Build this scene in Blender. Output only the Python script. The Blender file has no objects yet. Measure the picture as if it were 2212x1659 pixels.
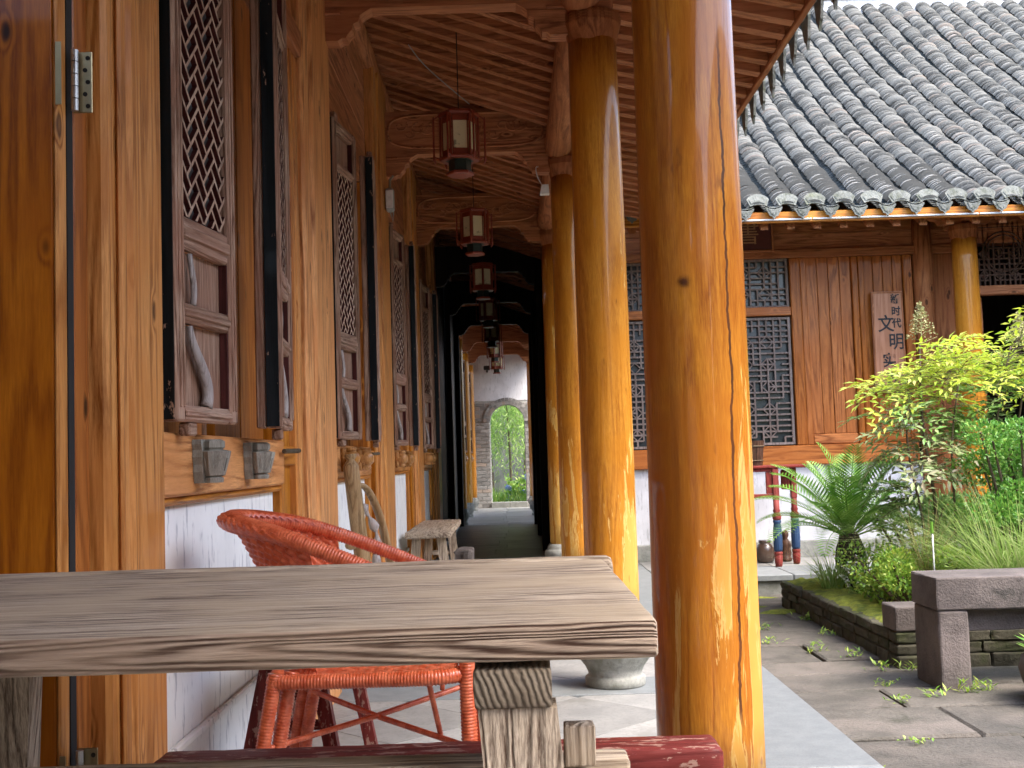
import bpy, math, random
import numpy as np
from mathutils import Vector, Matrix
random.seed(7); rng = np.random.default_rng(7)
SC = bpy.context.scene
COL = SC.collection
R = math.radians
# ------------------------------------------------------------------ camera
CAM_H = .92
def make_camera():
    p, y, r = R(3.673), R(.0696), R(-1.8)
    f = Vector((math.sin(y)*math.cos(p), math.cos(y)*math.cos(p), math.sin(p)))
    ri = Vector((math.cos(y), -math.sin(y), 0)); up = ri.cross(f)
    Rv = ri*math.cos(r)+up*math.sin(r); U = -ri*math.sin(r)+up*math.cos(r)
    cd = bpy.data.cameras.new('camera'); cd.sensor_width = 36; cd.lens = 36*2500/2212
    cd.clip_start = .05; cd.clip_end = 1500
    cd.dof.use_dof = True; cd.dof.focus_distance = 2.2; cd.dof.aperture_fstop = 32
    o = bpy.data.objects.new('camera', cd); COL.objects.link(o)
    m = Matrix.Identity(4)
    for i in range(3):
        m[i][0] = Rv[i]; m[i][1] = U[i]; m[i][2] = -f[i]
    m[2][3] = CAM_H
    o.matrix_world = m; SC.camera = o
make_camera()
# ------------------------------------------------------------------ world, sun, exposure
SUN_EL, SUN_AZ = 56, 128          # azimuth clockwise from +Y
def make_light():
    w = bpy.data.worlds.new('World'); SC.world = w; w.use_nodes = True
    nt = w.node_tree; bg = nt.nodes['Background']
    s = nt.nodes.new('ShaderNodeTexSky'); s.sky_type = 'NISHITA'; s.sun_disc = False
    s.sun_elevation = R(SUN_EL); s.sun_rotation = R(SUN_AZ)
    s.air_density = 1.0; s.dust_density = 2.5; s.ozone_density = 1.0
    nt.links.new(s.outputs[0], bg.inputs[0]); bg.inputs[1].default_value = .15
    l = bpy.data.lights.new('sun', 'SUN'); l.energy = .9; l.angle = R(24); l.color = (1, .96, .90)
    o = bpy.data.objects.new('sun', l); COL.objects.link(o)
    d = Vector((math.sin(R(SUN_AZ))*math.cos(R(SUN_EL)), math.cos(R(SUN_AZ))*math.cos(R(SUN_EL)), math.sin(R(SUN_EL))))
    o.rotation_euler = d.to_track_quat('Z', 'Y').to_euler(); o.location = (6, -6, 12)
    v = SC.view_settings; v.view_transform = 'Standard'; v.look = 'None'; v.gamma = 1; v.exposure = 2.78
make_light()
# ------------------------------------------------------------------ node helper
class NT:
    def __init__(s, name):
        s.m = bpy.data.materials.new(name); s.m.use_nodes = True
        s.nt = s.m.node_tree; s.b = s.nt.nodes['Principled BSDF']
    def n(s, t, **k):
        nd = s.nt.nodes.new('ShaderNode'+t)
        for a, v in k.items(): setattr(nd, a, v)
        return nd
    def put(s, sock, v):
        if isinstance(v, bpy.types.NodeSocket): s.nt.links.new(v, sock)
        elif isinstance(v, (tuple, list)):
            sock.default_value = tuple(v)+((1,) if len(v) == 3 and len(sock.default_value) == 4 else ())
        else: sock.default_value = v
    def math(s, op, a, b=0., c=0.):
        nd = s.n('Math', operation=op)
        for i, v in enumerate((a, b, c)): s.put(nd.inputs[i], v)
        return nd.outputs[0]
    def vmath(s, op, a, b=(0, 0, 0)):
        nd = s.n('VectorMath', operation=op); s.put(nd.inputs[0], a); s.put(nd.inputs[1], b); return nd.outputs[0]
    def mix(s, f, a, b, mode='MIX'):
        nd = s.n('MixRGB', blend_type=mode); s.put(nd.inputs[0], f); s.put(nd.inputs[1], a); s.put(nd.inputs[2], b); return nd.outputs[0]
    def noise(s, vec, scale, detail=3, rough=.55, dist=0.):
        nd = s.n('TexNoise'); s.put(nd.inputs['Vector'], vec); s.put(nd.inputs['Scale'], scale)
        nd.inputs['Detail'].default_value = detail; nd.inputs['Roughness'].default_value = rough; nd.inputs['Distortion'].default_value = dist
        return nd.outputs['Fac']
    def vor(s, vec, scale, feat='F1', out='Distance', rnd=1.):
        nd = s.n('TexVoronoi', feature=feat); s.put(nd.inputs['Vector'], vec); s.put(nd.inputs['Scale'], scale)
        nd.inputs['Randomness'].default_value = rnd
        return nd.outputs[out]
    def ramp(s, f, lo, hi, a=0., b=1.):
        nd = s.n('MapRange', interpolation_type='SMOOTHSTEP'); s.put(nd.inputs[0], f)
        for i, v in enumerate((lo, hi, a, b)): s.put(nd.inputs[i+1], v)
        return nd.outputs[0]
    def coords(s, rnd=True):
        tc = s.n('TexCoord').outputs['Object']
        if not rnd: return tc
        r = s.n('ObjectInfo').outputs['Random']
        c = s.n('CombineXYZ'); s.put(c.inputs[0], s.math('MULTIPLY', r, 37.)); s.put(c.inputs[1], s.math('MULTIPLY', r, 23.)); s.put(c.inputs[2], s.math('MULTIPLY', r, 11.))
        return s.vmath('ADD', tc, c.outputs[0])
    def island(s): return s.n('NewGeometry').outputs['Random Per Island']
    def bump(s, h, st, dist=.01):
        nd = s.n('Bump'); nd.inputs['Strength'].default_value = st; nd.inputs['Distance'].default_value = dist
        s.put(nd.inputs['Height'], h); s.nt.links.new(nd.outputs[0], s.b.inputs['Normal'])
    def done(s, col, rough=.6, **k):
        s.put(s.b.inputs['Base Color'], col); s.put(s.b.inputs['Roughness'], rough)
        for a, v in k.items(): s.put(s.b.inputs[a.replace('_', ' ')], v)
        return s.m
def wood(name, dark, light, tint, axis, scale=1., rough=.5, coat=0., ring=12., knots=.0, bump=.25, fib=.5, peel=None, crack=None, chips=None, ringw=.6, spec=.16, stretch=.07, var=True):
    t = NT(name); co = t.coords(crack is None)
    st = [1., 1., 1.]; st['XYZ'.index(axis)] = stretch
    v = t.vmath('MULTIPLY', co, tuple(st))
    n1 = t.noise(v, 5.5*scale, 2, .5, .25)
    col_k = None
    if knots:
        st2 = [1., 1., 1.]; st2['XYZ'.index(axis)] = .45
        kv = t.vor(t.vmath('MULTIPLY', co, tuple(st2)), 4.2*scale)
        n1 = t.math('ADD', n1, t.math('MULTIPLY', t.ramp(kv, .22, .0), .22))
        col_k = t.math('MULTIPLY', t.ramp(kv, .125, .055), knots)
    g = t.math('MULTIPLY_ADD', t.math('SINE', t.math('MULTIPLY', n1, ring*6.28)), .5, .5)
    g = t.math('POWER', g, 1.6)
    f = t.noise(v, 130*scale, 4, .65)
    lo = t.noise(co, 2.3*scale, 3, .5)
    fac = t.math('ADD', t.math('MULTIPLY', g, ringw), t.math('MULTIPLY', t.ramp(f, .3, .7), fib))
    fac = t.math('MINIMUM', fac, 1.)
    c = t.mix(fac, light, dark)
    c = t.mix(t.ramp(lo, .35, .7, 0, .75), c, tint)
    if col_k is not None: c = t.mix(col_k, c, (.02, .008, .004))
    r = rough
    h = t.math('ADD', t.math('MULTIPLY', g, -.5), t.math('MULTIPLY', f, -.5))
    if peel:      # lacquer flaking off: paler bare patches with a shape of their own
        pn = t.noise(t.vmath('MULTIPLY', co, (1, 1, .11)), 19, 7, .66, .5)
        sz = t.n('SeparateXYZ'); t.put(sz.inputs[0], t.n('TexCoord').outputs['Object'])
        up = t.ramp(sz.outputs[2], 1.9, .1, -.12, .07)
        side = t.math('MULTIPLY', sz.outputs[0], .9)
        m = t.ramp(t.math('ADD', t.math('ADD', pn, up), side), .60, .625)
        rim = t.math('MULTIPLY', m, t.ramp(t.math('ADD', t.math('ADD', pn, up), side), .66, .63))
        c = t.mix(t.math('MULTIPLY', m, .85), c, peel); c = t.mix(t.math('MULTIPLY', rim, .5), c, (.66, .46, .17))
        r = t.math('MULTIPLY_ADD', m, .35, rough); h = t.math('MULTIPLY_ADD', m, -1.4, h)
        coat = t.math('MULTIPLY_ADD', m, -coat*.85, coat)
        sp = t.ramp(t.noise(t.vmath('MULTIPLY', co, (1, 1, .3)), 26, 3, .6), .66, .75)
        c = t.mix(t.math('MULTIPLY', sp, .55), c, (.10, .035, .006))
    if crack:
        sp_ = t.n('SeparateXYZ'); t.put(sp_.inputs[0], co)
        ang = t.math('ARCTAN2', sp_.outputs[1], sp_.outputs[0])
        zz = t.n('CombineXYZ'); t.put(zz.inputs[2], sp_.outputs[2])
        wob = t.math('ADD', t.math('MULTIPLY', t.math('SUBTRACT', t.noise(zz.outputs[0], 3.2, 5, .65), .5), .5), t.math('MULTIPLY', sp_.outputs[2], crack[1]))
        d = t.math('ABSOLUTE', t.math('SUBTRACT', t.math('SUBTRACT', ang, crack[0]), wob))
        wd = t.math('MULTIPLY_ADD', t.noise(zz.outputs[0], 9, 4, .6), .06, -.006)
        m = t.ramp(t.math('SUBTRACT', d, wd), .012, .0)
        m = t.math('MULTIPLY', m, t.math('MULTIPLY', t.ramp(sp_.outputs[2], .36, .42), t.ramp(sp_.outputs[2], 1.82, 1.7)))
        c = t.mix(m, c, (.035, .02, .012)); h = t.math('MULTIPLY_ADD', m, -4., h)
        ks = t.vmath('SUBTRACT', co, (-.032, -.1, 1.262)); ln = t.n('VectorMath', operation='LENGTH'); t.put(ln.inputs[0], t.vmath('MULTIPLY', ks, (1, .4, 1)))
        c = t.mix(t.ramp(t.math('ADD', ln.outputs['Value'], t.math('MULTIPLY', t.noise(co, 60, 3), .012)), .024, .008), c, (.03, .008, .003))
        c = t.mix(t.ramp(lo, .2, .65, .0, .25), c, (.40, .11, .02))
    if chips:     # worn paint
        m = t.ramp(t.noise(t.vmath('MULTIPLY', co, tuple(.35 if a == axis else 1 for a in 'XYZ')), 22*scale, 6, .68), chips[1], chips[1]+.03)
        c = t.mix(m, c, chips[0])
    rv = t.n('ObjectInfo').outputs['Random']; hs = t.n('HueSaturation'); t.put(hs.inputs['Value'], t.math('MULTIPLY_ADD', rv, .34 if var else .0, .82 if var else 1.)); t.put(hs.inputs['Saturation'], t.math('MULTIPLY_ADD', rv, -.08 if var else 0., 1.06 if var else 1.)); t.put(hs.inputs['Color'], c); c = hs.outputs[0]
    t.bump(h, bump, .004)
    return t.done(c, r, Coat_Weight=coat, Coat_Roughness=.05, Coat_IOR=1.42, **{'Specular_IOR_Level': spec})
def speckle(name, a, b, scale, rough=.8, stain=None, bump=.15, c=None, cscale=3., fine=60):
    t = NT(name); co = t.coords()
    n = t.noise(co, scale, 5, .65); f = t.noise(co, fine, 3, .7)
    col = t.mix(t.ramp(n, .3, .7), a, b)
    col = t.mix(t.ramp(f, .45, .75, 0, .5), col, tuple(x*.55 for x in a))
    if c: col = t.mix(t.ramp(t.noise(co, cscale, 4, .6), .48, .66, 0, .85), col, c)
    if stain: col = t.mix(t.ramp(t.noise(co, 2.1, 6, .7, .4), .55, .68, 0, .8), col, stain)
    rv = t.n('ObjectInfo').outputs['Random']; hs = t.n('HueSaturation'); t.put(hs.inputs['Value'], t.math('MULTIPLY_ADD', rv, .3, .85)); t.put(hs.inputs['Color'], col); col = hs.outputs[0]
    t.bump(t.math('ADD', n, f), bump, .006)
    return t.done(col, rough)
def leafmat(name, cols, trans=.25, rough=.45):
    t = NT(name); r = t.island(); col = t.mix(t.ramp(r, 0, .55), cols[0], cols[1])
    col = t.mix(t.ramp(r, .6, 1.), col, cols[2])
    t.done(col, rough)
    out = t.nt.nodes['Material Output']; tr = t.n('BsdfTranslucent'); t.put(tr.inputs[0], col)
    mx = t.n('MixShader'); mx.inputs[0].default_value = trans
    t.nt.links.new(t.b.outputs[0], mx.inputs[1]); t.nt.links.new(tr.outputs[0], mx.inputs[2]); t.nt.links.new(mx.outputs[0], out.inputs[0])
    return t.m
def plain(name, col, rough=.5, **k):
    t = NT(name); co = t.coords(); n = t.noise(co, 30, 4, .6)
    c = t.mix(t.ramp(n, .3, .75, 0, .5), col, tuple(x*.6 for x in col)); t.bump(n, .1, .003)
    return t.done(c, rough, **k)
M = {}
WD, WL, WT = (.19, .052, .007), (.68, .29, .066), (.46, .158, .025)
for ax in 'XYZ':
    M['warm'+ax] = wood('warm pine '+ax, WD, WL, WT, ax, 1.6, .48, .12, 9, .75, .3, .45)
    M['dark'+ax] = wood('brown roof timber '+ax, (.17, .060, .026), (.54, .23, .105), (.37, .14, .06), ax, 1.8, .6, 0, 9, .7, .3)
    M['old'+ax] = wood('old bare wood '+ax, (.12, .060, .036), (.42, .28, .195), (.27, .135, .085), ax, 2.6, .75, 0, 10, 0, .5)
    M['grey'+ax] = wood('weathered grey wood '+ax, (.085, .050, .032), (.62, .50, .37), (.46, .355, .24), ax, 3.2, .85, 0, 11, .0, 1.0, .62, ringw=.5, stretch=.035, var=False)
    M['red'+ax] = wood('worn red paint '+ax, (.07, .012, .010), (.18, .034, .028), (.12, .019, .016), ax, 2.5, .6, .05, 8, 0, .4, .4, chips=((.30, .175, .135), .565))
M['paled_upright'] = wood('sun paled upright pine', (.23, .074, .017), (.76, .37, .132), (.55, .22, .064), 'Z', 1.9, .5, .08, 9, .7, .35, .5)
M['paled_along'] = wood('sun paled lengthwise pine', (.23, .074, .017), (.70, .335, .118), (.50, .195, .055), 'Y', 1.9, .5, .08, 9, .7, .35, .5)
M['greyfront'] = wood('shaded weathered sawn edge', (.070, .036, .023), (.56, .42, .305), (.38, .265, .18), 'X', 3.0, .85, 0, 22, .0, 1.0, .4, ringw=.85, stretch=.04, var=False)  # sawn rings, plus the front face's shade mixed into a browner colour
M['door'] = wood('varnished door pine', (.20, .044, .003), (.54, .168, .009), (.39, .104, .005), 'Z', 2.2, .32, .2, 8, .95, .12, .35, var=False)
M['jamb'] = wood('reddish jamb', (.14, .034, .005), (.38, .125, .022), (.27, .078, .012), 'Z', 2.2, .35, .15, 8, .95, .12, .35)
for ax in 'XZ': M['hall'+ax] = wood('red brown hall timber '+ax, (.16, .042, .009), (.52, .185, .05), (.37, .115, .027), ax, 1.8, .45, .1, 8, .8, .25, .45)
M['amber'] = wood('varnished amber board', (.16, .045, .008), (.40, .145, .03), (.29, .092, .016), 'Z', 1.8, .35, .35, 8, .8, .15, .3)
M['column'] = wood('lacquered golden column', (.26, .080, .007), (.56, .245, .030), (.44, .165, .014), 'Z', 3.0, .36, .45, 5, .0, .22, .6, peel=(.56, .31, .07), ringw=.4, spec=.1, var=False)
M['column_cracked'] = wood('lacquered golden column cracked', (.22, .062, .006), (.50, .205, .022), (.37, .125, .010), 'Z', 3.0, .34, .5, 5, .0, .22, .6, ringw=.45, spec=.1, var=False, peel=(.58, .32, .07), crack=(-1.12, .09))
M['black'] = wood('worn black lacquer', (.004, .006, .007), (.016, .020, .022), (.010, .013, .014), 'Z', 2, .42, .05, 5, 0, .3, .4, spec=.1, chips=((.36, .23, .16), .635))
M['maroon'] = wood('maroon inner board', (.035, .010, .009), (.10, .028, .024), (.06, .016, .014), 'Z', 3, .5, .1, 6, 0, .2, .5)
M['drift'] = wood('bleached driftwood', (.16, .12, .10), (.52, .46, .42), (.36, .31, .28), 'Z', 5, .7, 0, 6, 0, .4)
M['socket'] = wood('grey carved socket', (.10, .085, .06), (.40, .38, .32), (.20, .185, .145), 'Z', 3.5, .7, 0, 4, 0, .5, ringw=.35)
M['melon'] = wood('golden turned socket', (.22, .085, .022), (.58, .30, .11), (.42, .18, .05), 'Z', 6, .4, .3, 7, 0, .3)
M['bamboo_pole'] = wood('mottled tan pole', (.13, .075, .03), (.42, .29, .15), (.30, .18, .08), 'Z', 5, .5, .1, 6, .4, .3)
M['endgrain'] = None
def endgrain():
    t = NT('table end grain'); co = t.coords(False)
    ln = t.n('VectorMath', operation='LENGTH'); t.put(ln.inputs[0], t.vmath('MULTIPLY', t.vmath('SUBTRACT', co, (.06, 0, .60)), (1, 0, 1)))
    d = t.math('ADD', ln.outputs['Value'], t.math('MULTIPLY', t.noise(co, 26, 4), .016))
    g = t.math('POWER', t.math('MULTIPLY_ADD', t.math('SINE', t.math('MULTIPLY', d, 900.)), .5, .5), 1.5)
    f = t.noise(co, 220, 3); lo = t.noise(co, 25, 3)
    c = t.mix(t.math('MULTIPLY_ADD', f, .35, t.math('MULTIPLY', g, .55)), (.30, .235, .16), (.035, .022, .014)); c = t.mix(t.ramp(lo, .4, .7, 0, .5), c, (.13, .09, .055))
    t.bump(t.math('MULTIPLY', g, -1), .6, .003); return t.done(c, .85)
M['endgrain'] = endgrain()
def plaster(name, a, b, streak):
    t = NT(name); co = t.coords(False)
    n = t.noise(co, 3, 5, .6); s = t.noise(t.vmath('MULTIPLY', co, (1, 1, .18)), 38, 4, .7); f = t.noise(co, 90, 3)
    c = t.mix(t.ramp(n, .35, .7), a, b); c = t.mix(t.ramp(s, .55, .66, 0, streak), c, (.36, .35, .35)); sz = t.n('SeparateXYZ'); t.put(sz.inputs[0], co); g_ = t.noise(co, 7, 6, .7); c = t.mix(t.ramp(t.math('ADD', g_, t.math('MULTIPLY', sz.outputs[2], -.45)), .44, .62, 0, .45), c, (.42, .39, .34))
    t.bump(t.math('ADD', n, t.math('MULTIPLY', f, .5)), .15, .004); return t.done(c, .9)
M['plaster'] = plaster('white limewash', (.83, .815, .765), (.74, .725, .68), .75)
M['plaster2'] = plaster('aged white limewash', (.66, .65, .66), (.52, .51, .52), .7)
M['granite'] = speckle('pale kerb granite', (.145, .155, .156), (.182, .193, .191), 14, .65, None, .05, None, 3, 160)
M['tile'] = speckle('grey floor tile', (.21, .205, .192), (.28, .271, .25), 6, .6, (.165, .16, .14), .08)
M['darktile'] = speckle('dark floor tile', (.13, .13, .12), (.20, .20, .18), 5, .45, (.09, .09, .085), .08)
M['paving'] = speckle('courtyard slab', (.060, .053, .042), (.102, .089, .073), 5, .9, (.036, .035, .022), 1.3, (.122, .102, .085), 2.4, 70)
M['redstone'] = speckle('mauve bench stone', (.074, .059, .052), (.124, .101, .089), 6, .9, (.025, .023, .018), .9, (.157, .126, .111), 2.2, 110)
M['basestone'] = speckle('grey column base stone', (.17, .17, .145), (.27, .265, .235), 8, .85, (.11, .11, .08), .5)
M['bedstone'] = speckle('mossy bed stone', (.035, .032, .018), (.085, .075, .05), 9, .95, (.03, .045, .008), .8, (.045, .05, .014), 6)
M['soil'] = speckle('bed soil', (.035, .028, .015), (.06, .05, .025), 20, 1., (.05, .07, .015), .8)
M['moss'] = speckle('yellow green moss', (.12, .15, .012), (.26, .27, .03), 22, 1., (.05, .055, .015), 1., (.07, .10, .012), 9, 140)
M['earth'] = speckle('ground', (.13, .12, .09), (.19, .175, .14), 3, 1.)
M['rooftile'] = None
def rooftile():
    t = NT('grey clay roof tile'); co = t.coords(); r = t.island()
    n = t.noise(co, 7, 5, .65); f = t.noise(co, 60, 3)
    c = t.mix(t.ramp(r, .0, 1.), (.058, .055, .049), (.245, .230, .202)); c = t.mix(t.ramp(n, .4, .7, 0, .5), c, (.20, .195, .178)); c = t.mix(t.ramp(f, .55, .75, 0, .5), c, (.33, .31, .272))
    c = t.mix(t.ramp(r, .93, .96, 0, .6), c, (.25, .19, .15))
    t.bump(f, .3, .004); return t.done(c, .85)
M['rooftile'] = rooftile()
M['endtile'] = speckle('mossy end tile', (.13, .135, .115), (.20, .20, .175), 30, .9, (.17, .175, .075), .9, (.08, .085, .06), 25)
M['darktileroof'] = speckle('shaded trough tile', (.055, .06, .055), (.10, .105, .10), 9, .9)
M['brick'] = None
def brickm():
    t = NT('grey brick'); r = t.n('ObjectInfo').outputs['Random']; n = t.noise(t.coords(), 14, 4)
    c = t.mix(r, (.16, .15, .135), (.33, .31, .28)); c = t.mix(t.ramp(r, .86, .9, 0, .6), c, (.33, .23, .16)); c = t.mix(t.ramp(n, .4, .7, 0, .5), c, (.14, .13, .12)); t.bump(n, .4); return t.done(c, .9)
M['brick'] = brickm()
M['mortar'] = speckle('mortar', (.30, .29, .26), (.38, .37, .33), 20, .95)
M['wicker'] = None
def wickerm():
    t = NT('orange red rattan'); co = t.coords(False); n = t.noise(co, 45, 4, .6); f = t.noise(co, 260, 2)
    c = t.mix(t.ramp(n, .3, .7), (.50, .075, .022), (.74, .185, .08)); c = t.mix(t.ramp(f, .5, .8, 0, .4), c, (.25, .025, .01)); t.bump(f, .15, .002)
    return t.done(c, .33, Coat_Weight=.25, Coat_Roughness=.25)
M['wicker'] = wickerm()
M['brass'] = plain('aged brass', (.42, .34, .19), .35, Metallic=.9)
M['steel'] = plain('dull steel', (.45, .45, .43), .4, Metallic=.8)
M['screw'] = plain('dark screw', (.03, .025, .02), .5, Metallic=.5)
M['void'] = plain('unlit gap black', (.012, .010, .008), .9)
M['passage'] = wood('shade dark passage board', (.006, .004, .003), (.020, .014, .010), (.012, .008, .006), 'Z', 1.5, .55, 0, 6, 0, .2)  # near-black tone puts the unlit interior's shade into the colour
M['lan_red'] = plain('lantern red lacquer', (.26, .045, .018), .4)
M['lan_dark'] = plain('lantern dark panel', (.015, .03, .02), .4)
def paper():
    t = NT('lantern painted silk'); co = t.coords(); n = t.noise(t.vmath('MULTIPLY', co, (1, 1, 1.7)), 16, 6, .7, .4)
    sz = t.n('SeparateXYZ'); t.put(sz.inputs[0], t.n('TexCoord').outputs['Object'])
    hgt = t.ramp(sz.outputs[2], .22, .05, -.10, .10)
    c = t.mix(t.ramp(t.math('ADD', n, hgt), .50, .64, 0, .75), (.70, .63, .38), (.10, .095, .055)); return t.done(c, .8)
M['paper'] = paper()
M['glass'] = plain('dark window pane', (.035, .042, .042), .25)
M['lattice_dark'] = wood('dark lattice wood', (.05, .03, .022), (.15, .09, .065), (.09, .05, .035), 'Z', 4, .6, 0, 6, 0, .2)
M['lattice_grey'] = wood('grey lattice wood', (.13, .10, .085), (.32, .26, .225), (.21, .16, .135), 'Z', 4, .65, 0, 6, 0, .2)
M['backing'] = plain('dark backing board', (.045, .042, .038), .6)
M['lattice_pale'] = wood('pale worn lattice', (.20, .125, .085), (.56, .40, .29), (.40, .25, .17), 'Z', 4, .7, 0, 6, 0, .2)
M['white'] = plain('white plastic', (.78, .78, .76), .4)
M['greybox'] = plain('grey plastic', (.36, .38, .36), .5)
M['ink'] = plain('black ink', (.006, .006, .006), .6)
M['gold'] = plain('dull gold paint', (.40, .22, .10), .5)
M['plaque'] = plain('maroon plaque', (.10, .022, .014), .5)
M['signboard'] = wood('signboard wood', (.30, .12, .055), (.46, .22, .125), (.40, .18, .09), 'Z', 2.5, .4, .2, 6, 0, .1, .3)
M['standred'] = wood('stand red paint', (.12, .020, .016), (.24, .05, .04), (.18, .033, .026), 'Z', 3, .55, 0, 6, 0, .3, .5, chips=((.32, .16, .12), .64))
M['standblue'] = wood('stand blue paint', (.018, .035, .075), (.04, .075, .15), (.03, .055, .11), 'Z', 3, .55, 0, 6, 0, .3, .5, chips=((.25, .18, .15), .66))
M['jar'] = plain('brown glazed jar', (.10, .06, .04), .25, Coat_Weight=.5)
M['pot'] = plain('dark clay pot', (.11, .085, .065), .7)
M['bucket'] = wood('dark wooden tub', (.03, .016, .010), (.10, .05, .03), (.06, .03, .02), 'Z', 3, .5, 0, 6, 0, .3)
M['bark'] = wood('thin bark', (.05, .038, .025), (.16, .12, .08), (.10, .075, .045), 'Z', 6, .9, 0, 6, 0, .6)
M['cycad_trunk'] = speckle('cycad trunk fibre', (.018, .014, .008), (.06, .045, .025), 40, 1., None, 1.)
M['cycad'] = leafmat('cycad leaflet', ((.09, .23, .025), (.17, .35, .045), (.30, .46, .09)), .35, .35)
M['nand_young'] = leafmat('young lime leaf', ((.33, .48, .05), (.48, .56, .05), (.62, .60, .12)), .4, .35)
M['nand_old'] = leafmat('mature green leaf', ((.14, .29, .05), (.24, .40, .10), (.40, .48, .20)), .35, .35)
M['nand_dull'] = leafmat('dull bronze leaf', ((.20, .30, .09), (.33, .38, .17), (.46, .36, .24)), .35, .4)
M['shrub'] = leafmat('glossy dark leaf', ((.08, .22, .03), (.14, .33, .05), (.30, .46, .09)), .3, .3)
M['grass'] = leafmat('long grass blade', ((.19, .31, .06), (.32, .43, .12), (.48, .52, .24)), .35, .45)
M['cover'] = leafmat('ground cover leaf', ((.13, .28, .03), (.26, .42, .05), (.46, .52, .09)), .35, .45)
M['drygrass'] = leafmat('dry grass', ((.30, .24, .09), (.38, .31, .12), (.30, .20, .06)), .2, .7)
M['panicle'] = leafmat('flower panicle', ((.32, .31, .12), (.40, .38, .17), (.28, .22, .10)), .15, .7)
M['bambooleaf'] = leafmat('bamboo leaf', ((.13, .27, .03), (.30, .46, .08), (.50, .60, .20)), .4, .4)
M['hyd'] = leafmat('blue hydrangea petal', ((.16, .22, .50), (.28, .34, .62), (.45, .50, .70)), .2, .6)
M['petal'] = leafmat('white petal', ((.75, .75, .72), (.8, .8, .76), (.7, .72, .62)), .2, .6)
M['wallgrey'] = speckle('grey garden wall', (.06, .065, .055), (.12, .12, .10), 2, .95, (.04, .05, .03))
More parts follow.
